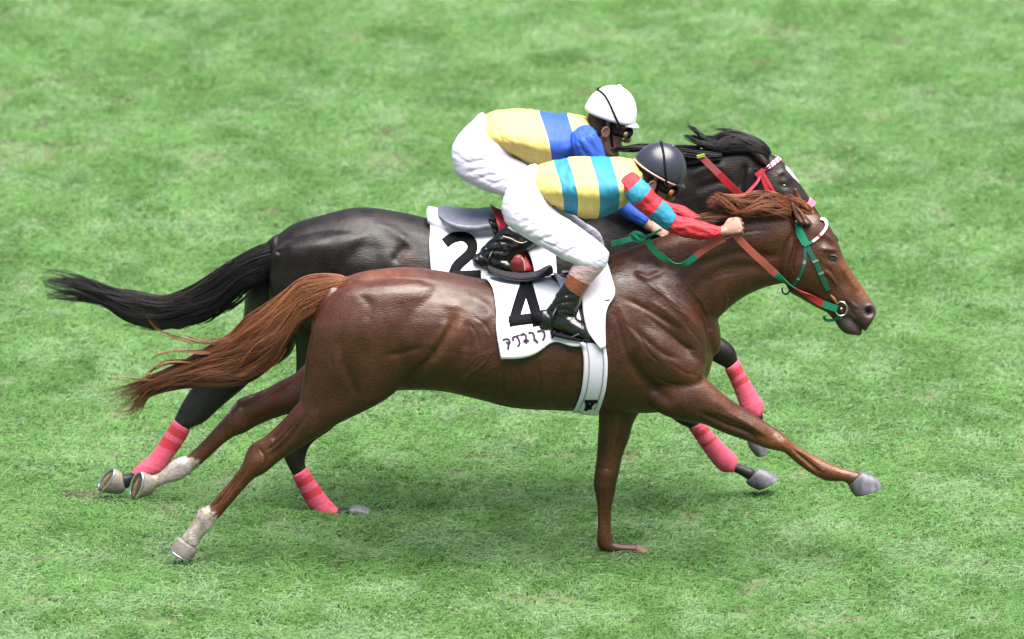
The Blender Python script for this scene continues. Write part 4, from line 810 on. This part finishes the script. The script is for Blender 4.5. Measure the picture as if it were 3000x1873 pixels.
def hand(w0, fwd, back, side, curl=1.0, s=1.0, thumb=1):
    """wrist point, direction to knuckles, back-of-hand normal, index side; returns lofts: palm, four unequal bent fingers, thumb"""
    f = np.array(fwd, float); f /= np.linalg.norm(f); n = np.array(back, float); n -= f*(n@f); n /= np.linalg.norm(n); k = np.cross(f, n)
    if k@np.array(side) < 0: k = -k
    L = []; 
    C = [w0-f*.03, w0, w0+f*.03*s, w0+f*.06*s, w0+f*.088*s]; U = [k*.026*s, k*.028*s, k*.036*s, k*.041*s, k*.040*s]; W_ = [n*.020*s, n*.018*s, n*.017*s, n*.016*s, n*.013*s]
    A = cr([np.concatenate(r) for r in zip(C, U, W_)], 4); L.append(rings_mesh([a[:3] for a in A], [a[3:6] for a in A], [a[6:] for a in A], 18, (.5, .7))[:2])
    for i, (off, ln, r) in enumerate([(.036, .088, .0090), (.0125, .098, .0093), (-.0125, .092, .0089), (-.036, .072, .0078)]):
        p = w0+f*(.083-abs(i-1.2)*.004)*s+k*off*s; ang = 0; pts = [p-f*.012]; pts.append(p)
        for seg, c in zip((.46, .30, .24), (70+5*i, 78, 55)):
            ang += R(c)*curl; d = f*math.cos(ang)-n*math.sin(ang); p = p+d*ln*seg*s; pts.append(p)
        L.append(tube(pts, r, 5, 10, rad=[r*1.15*s, r*1.12*s, r*s, r*.92*s, r*.78*s]))
    b = w0+f*.022*s+k*.026*s-n*.006; L.append(tube([b, b+k*.022*s+f*.022*s-n*.012*s, b+k*.020*s+f*.050*s-n*.026*s, b+k*.004*s+f*.068*s-n*.034*s], .011, 5, 10, rad=[.014*s, .0125*s, .011*s, .009*s]))
    return L
def garment(name, S, y0, parent, mats, pat, amp=.004, seed=0, sub=14, nr=72, cap=(.5, .5), fold=(5, 3), sq=1.0, bulge=0, ridge=0):
    C, U, Wv = sect(S, y0, sub); V, F, par = rings_mesh(C, U, Wv, nr, cap, sq=sq); n = len(C)-1; nn = len(V)//nr*nr
    Vr = V[:nn].reshape(-1, nr, 3); cc = Vr.mean(1, keepdims=True); d = Vr-cc; L = np.linalg.norm(d, axis=2, keepdims=True)+1e-9
    i = np.arange(len(Vr))[:, None]/len(Vr); j = np.arange(nr)[None]/nr
    ww = (1-abs(2*fbm(i*fold[0]*1.2+j*fold[1]*2, abs(j-.5)*fold[1]*4-i*fold[0]*.6, seed, 2)-1)*2.4)*amp + (1-abs(2*fbm(i*fold[0]*4-j*fold[1]*5, abs(j-.5)*fold[1]*7+i*fold[0]*1.5, seed+9, 2)-1)*3)*amp*.45
    V[:nn] = (Vr+d/L*ww[..., None]).reshape(-1, 3)
    if bulge or ridge:
        ax = C[-1]-C[0]; ax = ax/np.linalg.norm(ax); th = np.arange(nr)/nr*2*np.pi; sn = abs(np.sin(th-.15))
        endf = np.sin(np.clip(np.arange(len(Vr))/len(Vr), 0, 1)*np.pi)[:, None]
        V[:nn] += ((bulge*sn**2)[None, :, None]*endf[..., None]*ax).reshape(-1, 3)
        V[:nn] += (d/L*(ridge*(np.exp(-((sn-1)/.04)**2)-.6*np.exp(-((sn-.6)/.35)**2)*(np.cos(th) < 0))[None]*endf)[..., None]).reshape(-1, 3)
    mi = [pat(p/n, ) for p in par]
    return mesh(name, V, F, None, parent, mats=mats, mi=mi), V, F

def jockey(y0, label, spec):
    J = empty('person', (spec['root'][0], y0, spec['root'][1]), label, 'jockey', 'jockeys riding in the race')
    T = frame(P(*spec['head'], y0), spec['pitch'])
    parts = head_parts(T)
    for S in spec['skinlofts']: parts.append(loft(S, y0, 6, 24)[:2])
    for h in spec['hands']: parts += hand(*h[0], **h[1])
    V, F = remesh(parts, .0030); V = smooth(V, F, 2); mesh('body', V, F, M_SKIN, J)
    for s in (-1, 1): ball('eye', T(np.array([[.080, s*.032, .022-HZ]]))[0], .012, mat('eye_white', (.6, .58, .55), .2), J)
    # short hair below the helmet
    V, F, _ = rings_mesh([np.array([-.038, 0, zz]) for zz in np.linspace(-.085, .04, 8)], [np.array([u, 0, 0]) for u in (.040,.054,.060,.064,.066,.067,.067,.066)], [np.array([0, w_, 0]) for w_ in (.050,.062,.067,.072,.075,.076,.076,.075)], 28, (.3, .3)); mesh('hair', T(V), F, mat('dark_brown_hair', (.02, .012, .010), .6, bump=.8, bscale=300), J)
    helmet(J, T, spec['hm'], spec['rx'], spec['rz'], spec['bx'], spec['tilt'], spec['trim']); goggles(J, T, spec['lens'])
    return J
def shr(S, k=.86): return shrink(S, k)
def union(name, lofts, vox, it, parent, m, brushes=(), y0=0, wr=None):
    V, F = remesh([loft(S, y, 6, 32)[:2] for S, y in lofts], vox); V = smooth(V, F, it)
    N = normals(V, F); px = mproj(V, y0)
    if brushes: V = bumpv(V, N, px, brushes, y0); V = smooth(V, F, 1)
    if wr:
        amp, fx, fy, ang, sd = wr; a = R(ang); u = (px[:, 0]*math.cos(a)+px[:, 1]*math.sin(a)); v = (-px[:, 0]*math.sin(a)+px[:, 1]*math.cos(a))
        w_ = 1-abs(2*fbm(u/fx, v/fy, sd, 3)-1)*2.5; V = V+N*(amp*w_)[:, None]
    return mesh(name, V, F, m, parent), V, F
# ---- near jockey (on the chestnut)
T1 = st('A', [(965,880,1090,1215,.145),(1040,850,1130,1235,.160),(1120,824,1210,1265,.172),(1210,806,1295,1300,.178),(1300,795,1375,1322,.182),(1450,790,1520,1325,.188),(1600,792,1670,1270,.19),(1740,800,1780,1190,.18),(1830,815,1860,1090,.14),(1885,860,1905,1010,.085)])
AN = st('A', [(1840,930,1668,1030,.058,-.130),(1900,975,1740,1110,.064,-.155),(1960,1030,1800,1185,.062,-.18),(2035,1125,1895,1265,.056,-.185),(2115,1190,1985,1335,.055,-.185),(2212,1300,2120,1432,.052,-.18)])
FNk = st('K', [(1010,840,900,1000,.046,-.182),(1080,885,985,1048,.046,-.182),(1200,903,1150,1112,.044,-.18),(1350,950,1320,1136,.039,-.178),(1480,983,1470,1132,.034,-.175),(1560,1000,1558,1110,.029,-.173)])
FNw = st('K', [(1480,985,1470,1130,.030,-.175),(1560,1002,1556,1108,.026,-.173),(1600,1000,1590,1100,.026,-.172)])
AF = st('A', [(1830,960,1720,1050,.06,.13),(1900,985,1780,1110,.062,.15),(2000,1080,1890,1200,.056,.16),(2100,1165,1990,1290,.05,.16)])
FF = st('K', [(905,700,800,850,.046,.16),(1000,738,930,880,.044,.16),(1150,778,1110,930,.042,.15),(1300,872,1270,990,.038,.14),(1450,935,1430,1030,.032,.12),(1570,980,1550,1060,.028,.10)])
HP = st('D', [(985,-170,820,-80,.11,0),(1030,-80,700,50,.155,0),(1065,20,668,150,.175,0),(1080,100,670,240,.15,0),(1080,170,720,320,.12,0)])
TN = st('D', [(1060,40,670,180,.10,-.09),(1090,140,688,290,.105,-.10),(1150,210,790,385,.100,-.12),(1250,280,925,470,.090,-.15),(1380,372,1085,560,.080,-.19),(1500,462,1205,632,.072,-.22),(1590,545,1300,668,.062,-.245),(1612,610,1320,690,.055,-.25)])
TF = st('D', [(1060,40,700,180,.10,.09),(1120,140,800,290,.10,.12),(1250,220,950,380,.09,.15),(1400,310,1120,480,.078,.19),(1530,400,1290,560,.066,.22),(1570,500,1350,640,.055,.24)])
SN = st('D', [(1615,600,1350,600,.056,-.25),(1590,690,1315,660,.052,-.25),(1545,745,1290,700,.048,-.25),(1495,800,1262,755,.046,-.245),(1440,865,1240,800,.045,-.24)])
BT = st('D', [(1392,930,1222,838,.046,-.24),(1372,985,1190,890,.047,-.24),(1360,1040,1145,950,.047,-.24),(1345,1090,1110,1020,.046,-.24),(1330,1140,1060,1080,.042,-.24),(1290,1200,1040,1150,.040,-.24)])
FT = st('D', [(1040,1080,1012,1245,.036,-.24),(1110,1085,1095,1278,.040,-.24),(1220,1100,1200,1302,.042,-.245),(1320,1150,1295,1330,.046,-.25),(1400,1205,1375,1355,.046,-.255),(1438,1262,1420,1366,.036,-.255)])
NKs = st('A', [(1840,830,1860,1000,.06),(1900,850,1920,1010,.056),(1960,860,1990,1010,.056)])
spec1 = dict(root=(P(*z('A', 1000, 1100), 0)[0], 1.35), head=z('K', 843, 450), pitch=R(30), skinlofts=[shr(T1), shr(AN, .7), shr(FNk), FNw, shr(AF), shr(FF), shr(HP), shr(TN), shr(TF), shr(SN), shr(BT, .8), shr(FT, .8), NKs],
    hands=[((PPr('K', 1590, 1045, -.172), PPr('K', 1690, 1010, -.172)-PPr('K', 1590, 1050, -.172), (.25, -.72, .65), (.3, .6, .6)), dict(curl=.95, s=.93)),
           ((PPr('K', 1570, 1010, .10), (1, -.1, -.1), (.2, .6, .8), (.2, -.6, .7)), dict(curl=1.0, s=.9))],
    hm=M_HELD, rx=.123, rz=.134, bx=.035, tilt=-.100, trim=M_RIM, lens=M_LENSO)
jk1 = jockey(0.0, 'jockey in yellow and turquoise hooped silks and dark helmet, crouched on the chestnut horse', spec1)
# colour changes by length along the jacket
tp = lambda q: 1 if (.225 < q < .385 or .555 < q < .69) else 0
garment('jacket', T1, 0, jk1, [M_YEL, M_CYAN], tp, .0045, 3, fold=(4, 3), bulge=.026, ridge=.014)
sp_ = lambda q: 0 if q < .16 else (1 if q < .47 else (0 if q < .74 else 1))
garment('sleeve', AN, 0, jk1, [M_RED, M_CYAN], sp_, .003, 5, fold=(3, 2), cap=(.5, .08))
garment('sleeve', AF, 0, jk1, [M_RED, M_CYAN], sp_, .003, 6, fold=(3, 2), cap=(.5, .1))
garment('undersleeve', FNk, 0, jk1, [M_RED], lambda q: 0, .0035, 8, fold=(3, 2), cap=(.3, .05))
garment('undersleeve', FF, 0, jk1, [M_RED], lambda q: 0, .0022, 9, fold=(3, 2), cap=(.3, .1))
BRW = [('s','D',[(800,330),(900,290),(1010,250)],20,-.0045),('s','D',[(830,370),(960,330),(1080,300)],20,-.0045),('s','D',[(870,420),(1000,380),(1140,350)],20,-.0045),('s','D',[(960,480),(1080,440),(1220,410)],16,-.006),
       ('s','D',[(1080,540),(1200,490),(1330,470)],20,-.0045),('s','D',[(1200,600),(1310,540),(1420,520)],14,-.006),('s','D',[(1330,610),(1400,560),(1500,560)],14,-.005),('s','D',[(900,200),(1000,190),(1070,170)],16,-.004),('s','D',[(760,250),(860,230),(950,210)],14,-.003),
       ('s','D',[(1060,60),(1080,140),(1110,190)],14,-.008)]
union('breeches', [(HP, 0), (TN, 0), (TF, 0), (SN[:2], 0), ([(r[0], r[1], r[2], r[3], r[4], .24) for r in SN[:3]], 0)], .005, 4, jk1, M_WHITE, BRW, 0, (.0022, 80, 15, 24, 5))
garment('stocking', SN[1:], 0, jk1, [M_PINKW, M_TAN], lambda q: 0, .0015, 2)
cuffS = st('D', [(1448,858,1262,748,.049,-.243),(1412,910,1240,800,.050,-.242),(1375,968,1218,852,.050,-.24)])
garment('boot_cuff', cuffS, 0, jk1, [M_TAN], lambda q: 0, .0008, 2, cap=(.1, .1))
BOB = [('s','D',[(1110,1010),(1200,960),(1330,940)],12,-.006),('s','D',[(1090,1060),(1200,1020),(1340,1010)],12,-.006),('s','D',[(1080,1100),(1200,1080),(1310,1100)],12,-.006),('s','D',[(1200,1120),(1280,1140),(1330,1110)],12,-.005)]
union('boot', [(BT, 0), (FT, 0), (st('D', [(1015,1190,1010,1262,.034),(1060,1195,1060,1272,.034)]), -.24)], .0045, 3, jk1, M_BOOT, BOB, 0, (.0022, 16, 30, -35, 8))
mirr = lambda S, c: [tuple(r[:5])+((2*c-(r[5] if len(r) > 5 else 0)),) for r in S]
union('boot', [(mirr(BT, 0), 0), (mirr(FT, 0), 0)], .006, 3, jk1, M_BOOT)
garment('stocking', mirr(SN[1:], 0), 0, jk1, [M_PINKW], lambda q: 0, .0015, 2, sub=8, nr=32)
# stirrups
def stirrup(k, y, parent, cx, cy, s=1):
    pts = [P(*z(k, cx+a*s, cy+b*s), y) for a, b in [(-20,-330),(-75,-200),(-95,-60),(-90,40)]]
    V, F = tube([P(*z(k, cx-110*s, cy+20*s), y-.045), P(*z(k, cx-110*s, cy-90*s), y-.055), P(*z(k, cx-60*s, cy-190*s), y-.012), P(*z(k, cx-60*s, cy-190*s), y+.012), P(*z(k, cx-70*s, cy-90*s), y+.055), P(*z(k, cx-70*s, cy+25*s), y+.045)], .006, 5, 8); o = mesh('stirrup_iron', V, F, M_SEAT, parent)
    V, F, _ = loft([(z(k, cx-120*s, cy+5*s)+z(k, cx-120*s, cy+55*s)+(.05,)), (z(k, cx+20*s, cy+35*s)+z(k, cx+10*s, cy+90*s)+(.055,)), (z(k, cx+170*s, cy+75*s)+z(k, cx+160*s, cy+115*s)+(.05,))], y, 6, 20, (.2,.2), .6); mesh('tread', V, F, M_BAND, o)
stirrup('D', -.25, sd1, 1220, 1245)
stirrup('D', .25, sd1, 1220, 1275)
V, F, _ = loft(st('D', [(952,1100,956,1205,.018),(995,1098,992,1222,.026),(1035,1110,1030,1220,.03)]), -.245, 6, 24, (.8,.3), .9); mesh('heel_guard', V, F, M_BAND, jk1)
# white number strap line: toe thong
V, F = tube([PPr('D', 1250, 1340, -.285), PPr('D', 1330, 1305, -.30), PPr('D', 1400, 1272, -.29)], .0022, 4, 6); mesh('toe_cord', V, F, M_SEATG, sd1)

# ---- far jockey (on the dark horse)
T2 = st('A', [(480,450,690,740,.145,1),(545,410,760,775,.158,1),(620,386,810,800,.170,1),(780,367,930,880,.18,1),(950,378,1070,900,.186,1),(1120,402,1210,900,.19,1),(1280,410,1350,810,.18,1),(1400,435,1450,700,.14,1),(1465,500,1495,620,.08,1)])
A2 = st('A', [(1440,520,1262,585,.06,.87),(1490,560,1275,680,.066,.83),(1550,680,1330,800,.062,.82),(1590,820,1420,920,.056,.815),(1660,960,1510,1050,.052,.81),(1740,1100,1590,1180,.05,.81)])
A2f = [tuple(r[:5])+(2-r[5],) for r in A2]
F2a = st('A', [(1750,1080,1620,1200,.048,.81),(1850,1210,1740,1310,.045,.81),(1960,1300,1900,1400,.038,.82)])
F2w = st('A', [(1930,1290,1880,1390,.030,.82),(2000,1370,1960,1440,.026,.82)])
HP2 = st('A', [(515,425,425,480,.10,1),(620,520,290,600,.155,1),(680,600,222,720,.175,1),(715,690,228,800,.15,1),(720,770,260,890,.12,1)])
TN2 = st('A', [(690,640,225,780,.10,.91),(740,760,260,930,.105,.90),(850,830,410,1035,.10,.88),(960,900,580,1098,.09,.85),(1100,990,720,1140,.08,.81),(1240,1080,880,1220,.072,.78),(1340,1180,1020,1290,.062,.76),(1370,1260,1060,1350,.055,.755)])
TF2 = [tuple(r[:5])+(2-r[5],) for r in TN2]
SN2 = st('A', [(1370,1240,1090,1250,.054,.755),(1320,1330,1060,1310,.048,.76),(1240,1420,1010,1340,.046,.76),(1130,1490,870,1365,.046,.76),(1020,1555,740,1400,.045,.76)])
BT2 = st('D', [(985,500,700,338,.052,.76),(930,540,640,390,.050,.76),(860,580,560,465,.048,.76),(790,620,480,545,.046,.76),(740,660,440,610,.040,.76)])
FT2 = st('D', [(435,590,440,680,.036,.76),(520,560,500,715,.040,.76),(620,590,600,735,.042,.755),(720,630,700,745,.044,.75),(780,680,770,750,.036,.75)])
NK2 = st('A', [(1420,460,1430,620,.06,1),(1480,480,1500,640,.056,1),(1540,500,1560,640,.056,1)])
spec2 = dict(root=(P(*z('A', 700, 900), 1)[0], 1.6), head=z('Q', 1012, 828), pitch=R(18), skinlofts=[shr(T2), shr(A2, .66), shr(A2f, .66), shr(F2a), F2w, shr(HP2), shr(TN2), shr(TF2), shr(SN2), shr(BT2, .8), shr(FT2, .8), NK2],
    hands=[((PPr('A', 1990, 1400, .82), (1, 0, -.35), (.1, -.75, .6), (.3, .6, .6)), dict(curl=.9, s=.93))], hm=M_HELW, rx=.122, rz=.148, bx=.040, tilt=-.140, trim=None, lens=M_LENSY)
jk2 = jockey(1.0, 'jockey in yellow and blue silks with a white helmet, crouched on the dark horse', spec2)
garment('jacket', T2, 1, jk2, [M_YEL, M_BLUE], lambda q: 1 if .53 < q < .72 else 0, .0045, 13, fold=(4, 3), bulge=.024, ridge=.014)
garment('sleeve', A2, 1, jk2, [M_BLUE], lambda q: 0, .005, 15, fold=(2, 5))
garment('sleeve', A2f, 1, jk2, [M_BLUE], lambda q: 0, .004, 16, fold=(2, 5), sub=8, nr=40)
garment('sleeve', F2a, 1, jk2, [M_BLUE], lambda q: 0, .003, 17, fold=(2, 3), sub=8, nr=40)
BRW2 = [('s','A',[(300,850),(420,830),(540,810)],16,-.005),('s','A',[(330,930),(470,900),(600,890)],16,-.006),('s','A',[(430,990),(560,950),(700,950)],16,-.006),('s','A',[(560,1040),(680,1000),(800,1000)],16,-.006),('s','A',[(690,680),(720,720),(760,760)],14,-.006),('s','A',[(640,560),(690,640),(710,700)],14,-.005)]
union('breeches', [(HP2, 1), (TN2, 1), (TF2, 1), (SN2, 1)], .005, 4, jk2, M_WHITE, BRW2, 1, (.0022, 80, 15, 26, 6))
union('boot', [(BT2, 1), (FT2, 1)], .0045, 3, jk2, M_BOOT, [('s','D',[(520,500),(650,480),(780,500)],12,-.006),('s','D',[(480,580),(600,560),(740,580)],12,-.006),('s','D',[(560,450),(680,430),(820,450)],12,-.005)], 1, (.0022, 16, 30, -35, 9))
stirrup('D', .75, sd2, 640, 700, .8)
mirr2 = lambda S: [tuple(r[:5])+(2-r[5],) for r in S]
union('boot', [(mirr2(BT2), 1), (mirr2(FT2), 1)], .006, 3, jk2, M_BOOT)
V, F = tube([PPr('D', x, y, .70) for x, y in [(675,432),(740,450),(800,480),(850,490),(885,478)]], .0028, 5, 6); mesh('boot_zip', V, F, mat('dull_brass', (.35, .28, .2), .4, metal=.6), jk2)

# ================================================================== turf
def ground():
    X = np.concatenate([np.linspace(-300, -14, 30)[:-1], np.linspace(-14, 14, 400), np.linspace(14, 300, 30)[1:]])
    Y = np.concatenate([np.linspace(-90, -9, 20)[:-1], np.linspace(-9, 27, 480), np.linspace(27, 600, 30)[1:]])
    gx, gy = np.meshgrid(X, Y, indexing='ij'); zz = hgt(gx, gy)
    V = np.stack([gx, gy, zz], -1).reshape(-1, 3); nv = len(Y); nu = len(X)
    i, j = np.meshgrid(np.arange(nu-1), np.arange(nv-1), indexing='ij'); a = (i*nv+j).ravel(); F = np.stack([a, a+nv, a+nv+1, a+1], 1)
    m = bpy.data.materials.new('turf_soil'); m.use_nodes = True; t = m.node_tree; b = t.nodes['Principled BSDF']; N = t.nodes.new; Lk = t.links.new
    tc = N('ShaderNodeTexCoord'); mp = N('ShaderNodeMapping'); mp.inputs['Scale'].default_value = (.6, 1, 1); Lk(tc.outputs['Object'], mp.inputs[0])
    n1 = N('ShaderNodeTexNoise'); n1.inputs['Scale'].default_value = 7; n1.inputs['Detail'].default_value = 12; n1.inputs['Roughness'].default_value = .72; Lk(mp.outputs[0], n1.inputs[0])
    r = N('ShaderNodeValToRGB'); Lk(n1.outputs[0], r.inputs[0]); e = r.color_ramp.elements
    e[0].position = .3; e[0].color = (.045, .070, .026, 1); e[1].position = .5; e[1].color = (.055, .105, .032, 1); k = e.new(.72); k.color = (.075, .135, .045, 1)
    Lk(r.outputs[0], b.inputs['Base Color']); b.inputs['Roughness'].default_value = .9
    o = mesh('ground', V, F, m); o['kind'] = 'structure'; return o
def hgt(x, y):
    f = np.clip((14-abs(x))/5, 0, 1)
    return f*(.030*(fbm(x*2.2+40, y*2.2+40, 71, 3)-.5)+.012*(fbm(x*9+40, y*9+40, 75, 2)-.5)) - .012
ground()
def grass(n=1150000):
    rs = np.random.RandomState(5)
    x = rs.rand(n)*8.4-4.2; y = rs.rand(n)*17.5-4.2; m_ = int(n*.37)      # the rest spreads thinner, well beyond the frame
    x[:m_] = rs.rand(m_)*26-13; y[:m_] = rs.rand(m_)*34-8; wide = (abs(x) > 4.2) | (y > 13.3) | (y < -4.2)
    # tufted density: thin out the worn patches
    divot = np.zeros(n)
    for dx, dy, rx, ry in [(190,1172,46,13),(915,322,34,12),(1400,222,40,9),(258,108,22,10),(300,238,26,10),(90,300,24,12),(1800,150,30,9),(2130,98,24,10),(1990,395,26,7),(1230,60,22,7)]:
        d = raydir(dx/.80733, dy/.80733); t = -CAM[2]/d[2]; gx, gy = (CAM+d*t)[:2]; k = dy and abs((CAM+raydir(dx/.80733, (dy+ry)/.80733)*(-CAM[2]/raydir(dx/.80733, (dy+ry)/.80733)[2]))[1]-gy)
        q = np.sqrt(((x-gx)/(rx/500))**2+((y-gy)/k)**2)+(fbm(x*14, y*8, 201, 2)-.5)*.9; divot = np.maximum(divot, np.clip(1.35-q, 0, 1))
    den = fbm(x*1.6+50, y*1.1+50, 81, 4); worn = fbm(x*3.6+90, y*2.6+90, 91, 3)
    keep = rs.rand(n) < np.clip((den-.12)*4.5, .5, 1)*np.clip((.80-worn)*9, .3, 1)
    keep &= rs.rand(n) > divot*.45
    wide = wide[keep]; x, y, den, worn, divot = x[keep], y[keep], den[keep], worn[keep], divot[keep]; n = len(x)
    tuft = fbm(x*6+20, y*4+20, 101, 3)
    h = (.018+.045*np.clip(tuft, 0, 1)**1.5+.012*rs.rand(n))*(.8+.5*den)*(1-.5*divot)
    az = rs.randn(n)*.7+np.where(rs.rand(n) < .72, 0, math.pi)+.8*(fbm(x*4, y*4, 111, 2)-.5)*4   # blades trampled along the course
    lean = .6+1.2*rs.rand(n)
    wd = (.0028+.0026*rs.rand(n))*np.where(wide, 2.3, 1)
    d = np.stack([np.cos(az), np.sin(az), np.zeros(n)], 1); s = np.stack([-np.sin(az), np.cos(az), np.zeros(n)], 1)
    yaw = rs.rand(n)*3.14; s = s*np.cos(yaw)[:, None]+np.array([[0, 0, 1.]])*np.sin(yaw)[:, None]*.7+1e-4
    b = np.stack([x, y, hgt(x, y)-.004], 1); up = np.array([[0, 0, 1.]])
    mid = b+up*(h*.62)[:, None]+d*(h*lean*.35)[:, None]; tip = b+up*(h*np.clip(1.15-lean*.45, .35, 1))[:, None]+d*(h*lean)[:, None]
    V = np.stack([b-s*wd[:, None], b+s*wd[:, None], mid+s*(wd*.8)[:, None], mid-s*(wd*.8)[:, None], tip], 1).reshape(-1, 3)
    o = (np.arange(n)*5)[:, None]; Fq = o+np.array([[0, 1, 2, 3]]); Ft = o+np.array([[3, 2, 4, 4]])
    me_idx = np.concatenate([np.concatenate([Fq, Ft[:, :3]], 1)], 0)
    me = bpy.data.meshes.new('grass'); me.vertices.add(len(V)); me.vertices.foreach_set('co', V.astype(np.float32).ravel())
    me.loops.add(n*7); me.loops.foreach_set('vertex_index', me_idx.astype(np.int32).ravel())
    me.polygons.add(n*2); ls = np.stack([np.arange(n)*7, np.arange(n)*7+4], 1).ravel(); me.polygons.foreach_set('loop_start', ls.astype(np.int32)); 
    try: me.polygons.foreach_set('loop_total', np.tile([4, 3], n).astype(np.int32))
    except Exception: pass
    me.update(calc_edges=True)
    big = fbm(x*.55+10, y*.8+10, 121, 3); tone = .85*fbm(x*4.6+7, y*1.9+7, 131, 4)+.15*rs.rand(n)+.10*(big-.5)
    g0 = np.array([.071, .166, .038]); g1 = np.array([.130, .266, .076]); g2 = np.array([.208, .322, .168])
    t = np.clip((tone-.25)/.5, 0, 1)[:, None]; c = g0*(1-t)+g1*t
    pal = (fbm(x*6+70, y*3.6+70, 141, 3)*.75+rs.rand(n)*.25 > .58)[:, None]; c = np.where(pal, c*.45+g2*.55, c)
    br = ((worn > .745) & (rs.rand(n) < .6))[:, None]; c = np.where(br, c*.35+np.array([.20, .165, .12])*.65, c)
    dv = (divot > rs.rand(n)*.8)[:, None]; c = np.where(dv, c*.25+np.array([.12, .09, .06])*.75, c)
    dead = (rs.rand(n) < .025)[:, None]; c = np.where(dead, np.array([[.25, .26, .15]]), c)
    C5 = np.repeat(c, 5, 0); a = me.color_attributes.new('Col', 'FLOAT_COLOR', 'POINT'); a.data.foreach_set('color', np.concatenate([C5, np.ones((len(C5), 1))], 1).astype(np.float32).ravel())
    m = bpy.data.materials.new('grass_blades'); m.use_nodes = True; tt = m.node_tree; bs = tt.nodes['Principled BSDF']; at = tt.nodes.new('ShaderNodeAttribute'); at.attribute_name = 'Col'
    tt.links.new(at.outputs['Color'], bs.inputs['Base Color']); bs.inputs['Roughness'].default_value = .55; bs.inputs['Specular IOR Level'].default_value = .35
    ge = tt.nodes.new('ShaderNodeNewGeometry'); vm = tt.nodes.new('ShaderNodeMix'); vm.data_type = 'VECTOR'; vm.inputs[0].default_value = .6; tt.links.new(ge.outputs['Normal'], vm.inputs[4]); vm.inputs[5].default_value = (0, 0, 1)
    nn = tt.nodes.new('ShaderNodeVectorMath'); nn.operation = 'NORMALIZE'; tt.links.new(vm.outputs[1], nn.inputs[0]); tt.links.new(nn.outputs[0], bs.inputs['Normal'])
    tr = tt.nodes.new('ShaderNodeBsdfTranslucent'); tt.links.new(at.outputs['Color'], tr.inputs[0]); mx = tt.nodes.new('ShaderNodeMixShader'); mx.inputs[0].default_value = .5
    out = tt.nodes['Material Output']; tt.links.new(bs.outputs[0], mx.inputs[1]); tt.links.new(tr.outputs[0], mx.inputs[2]); tt.links.new(mx.outputs[0], out.inputs[0])
    me.materials.append(m); o = bpy.data.objects.new('grass', me); link(o); o['kind'] = 'stuff'; o['label'] = 'short pale green racecourse turf, trampled and tufted'; o['category'] = 'grass'
    return o
grass()
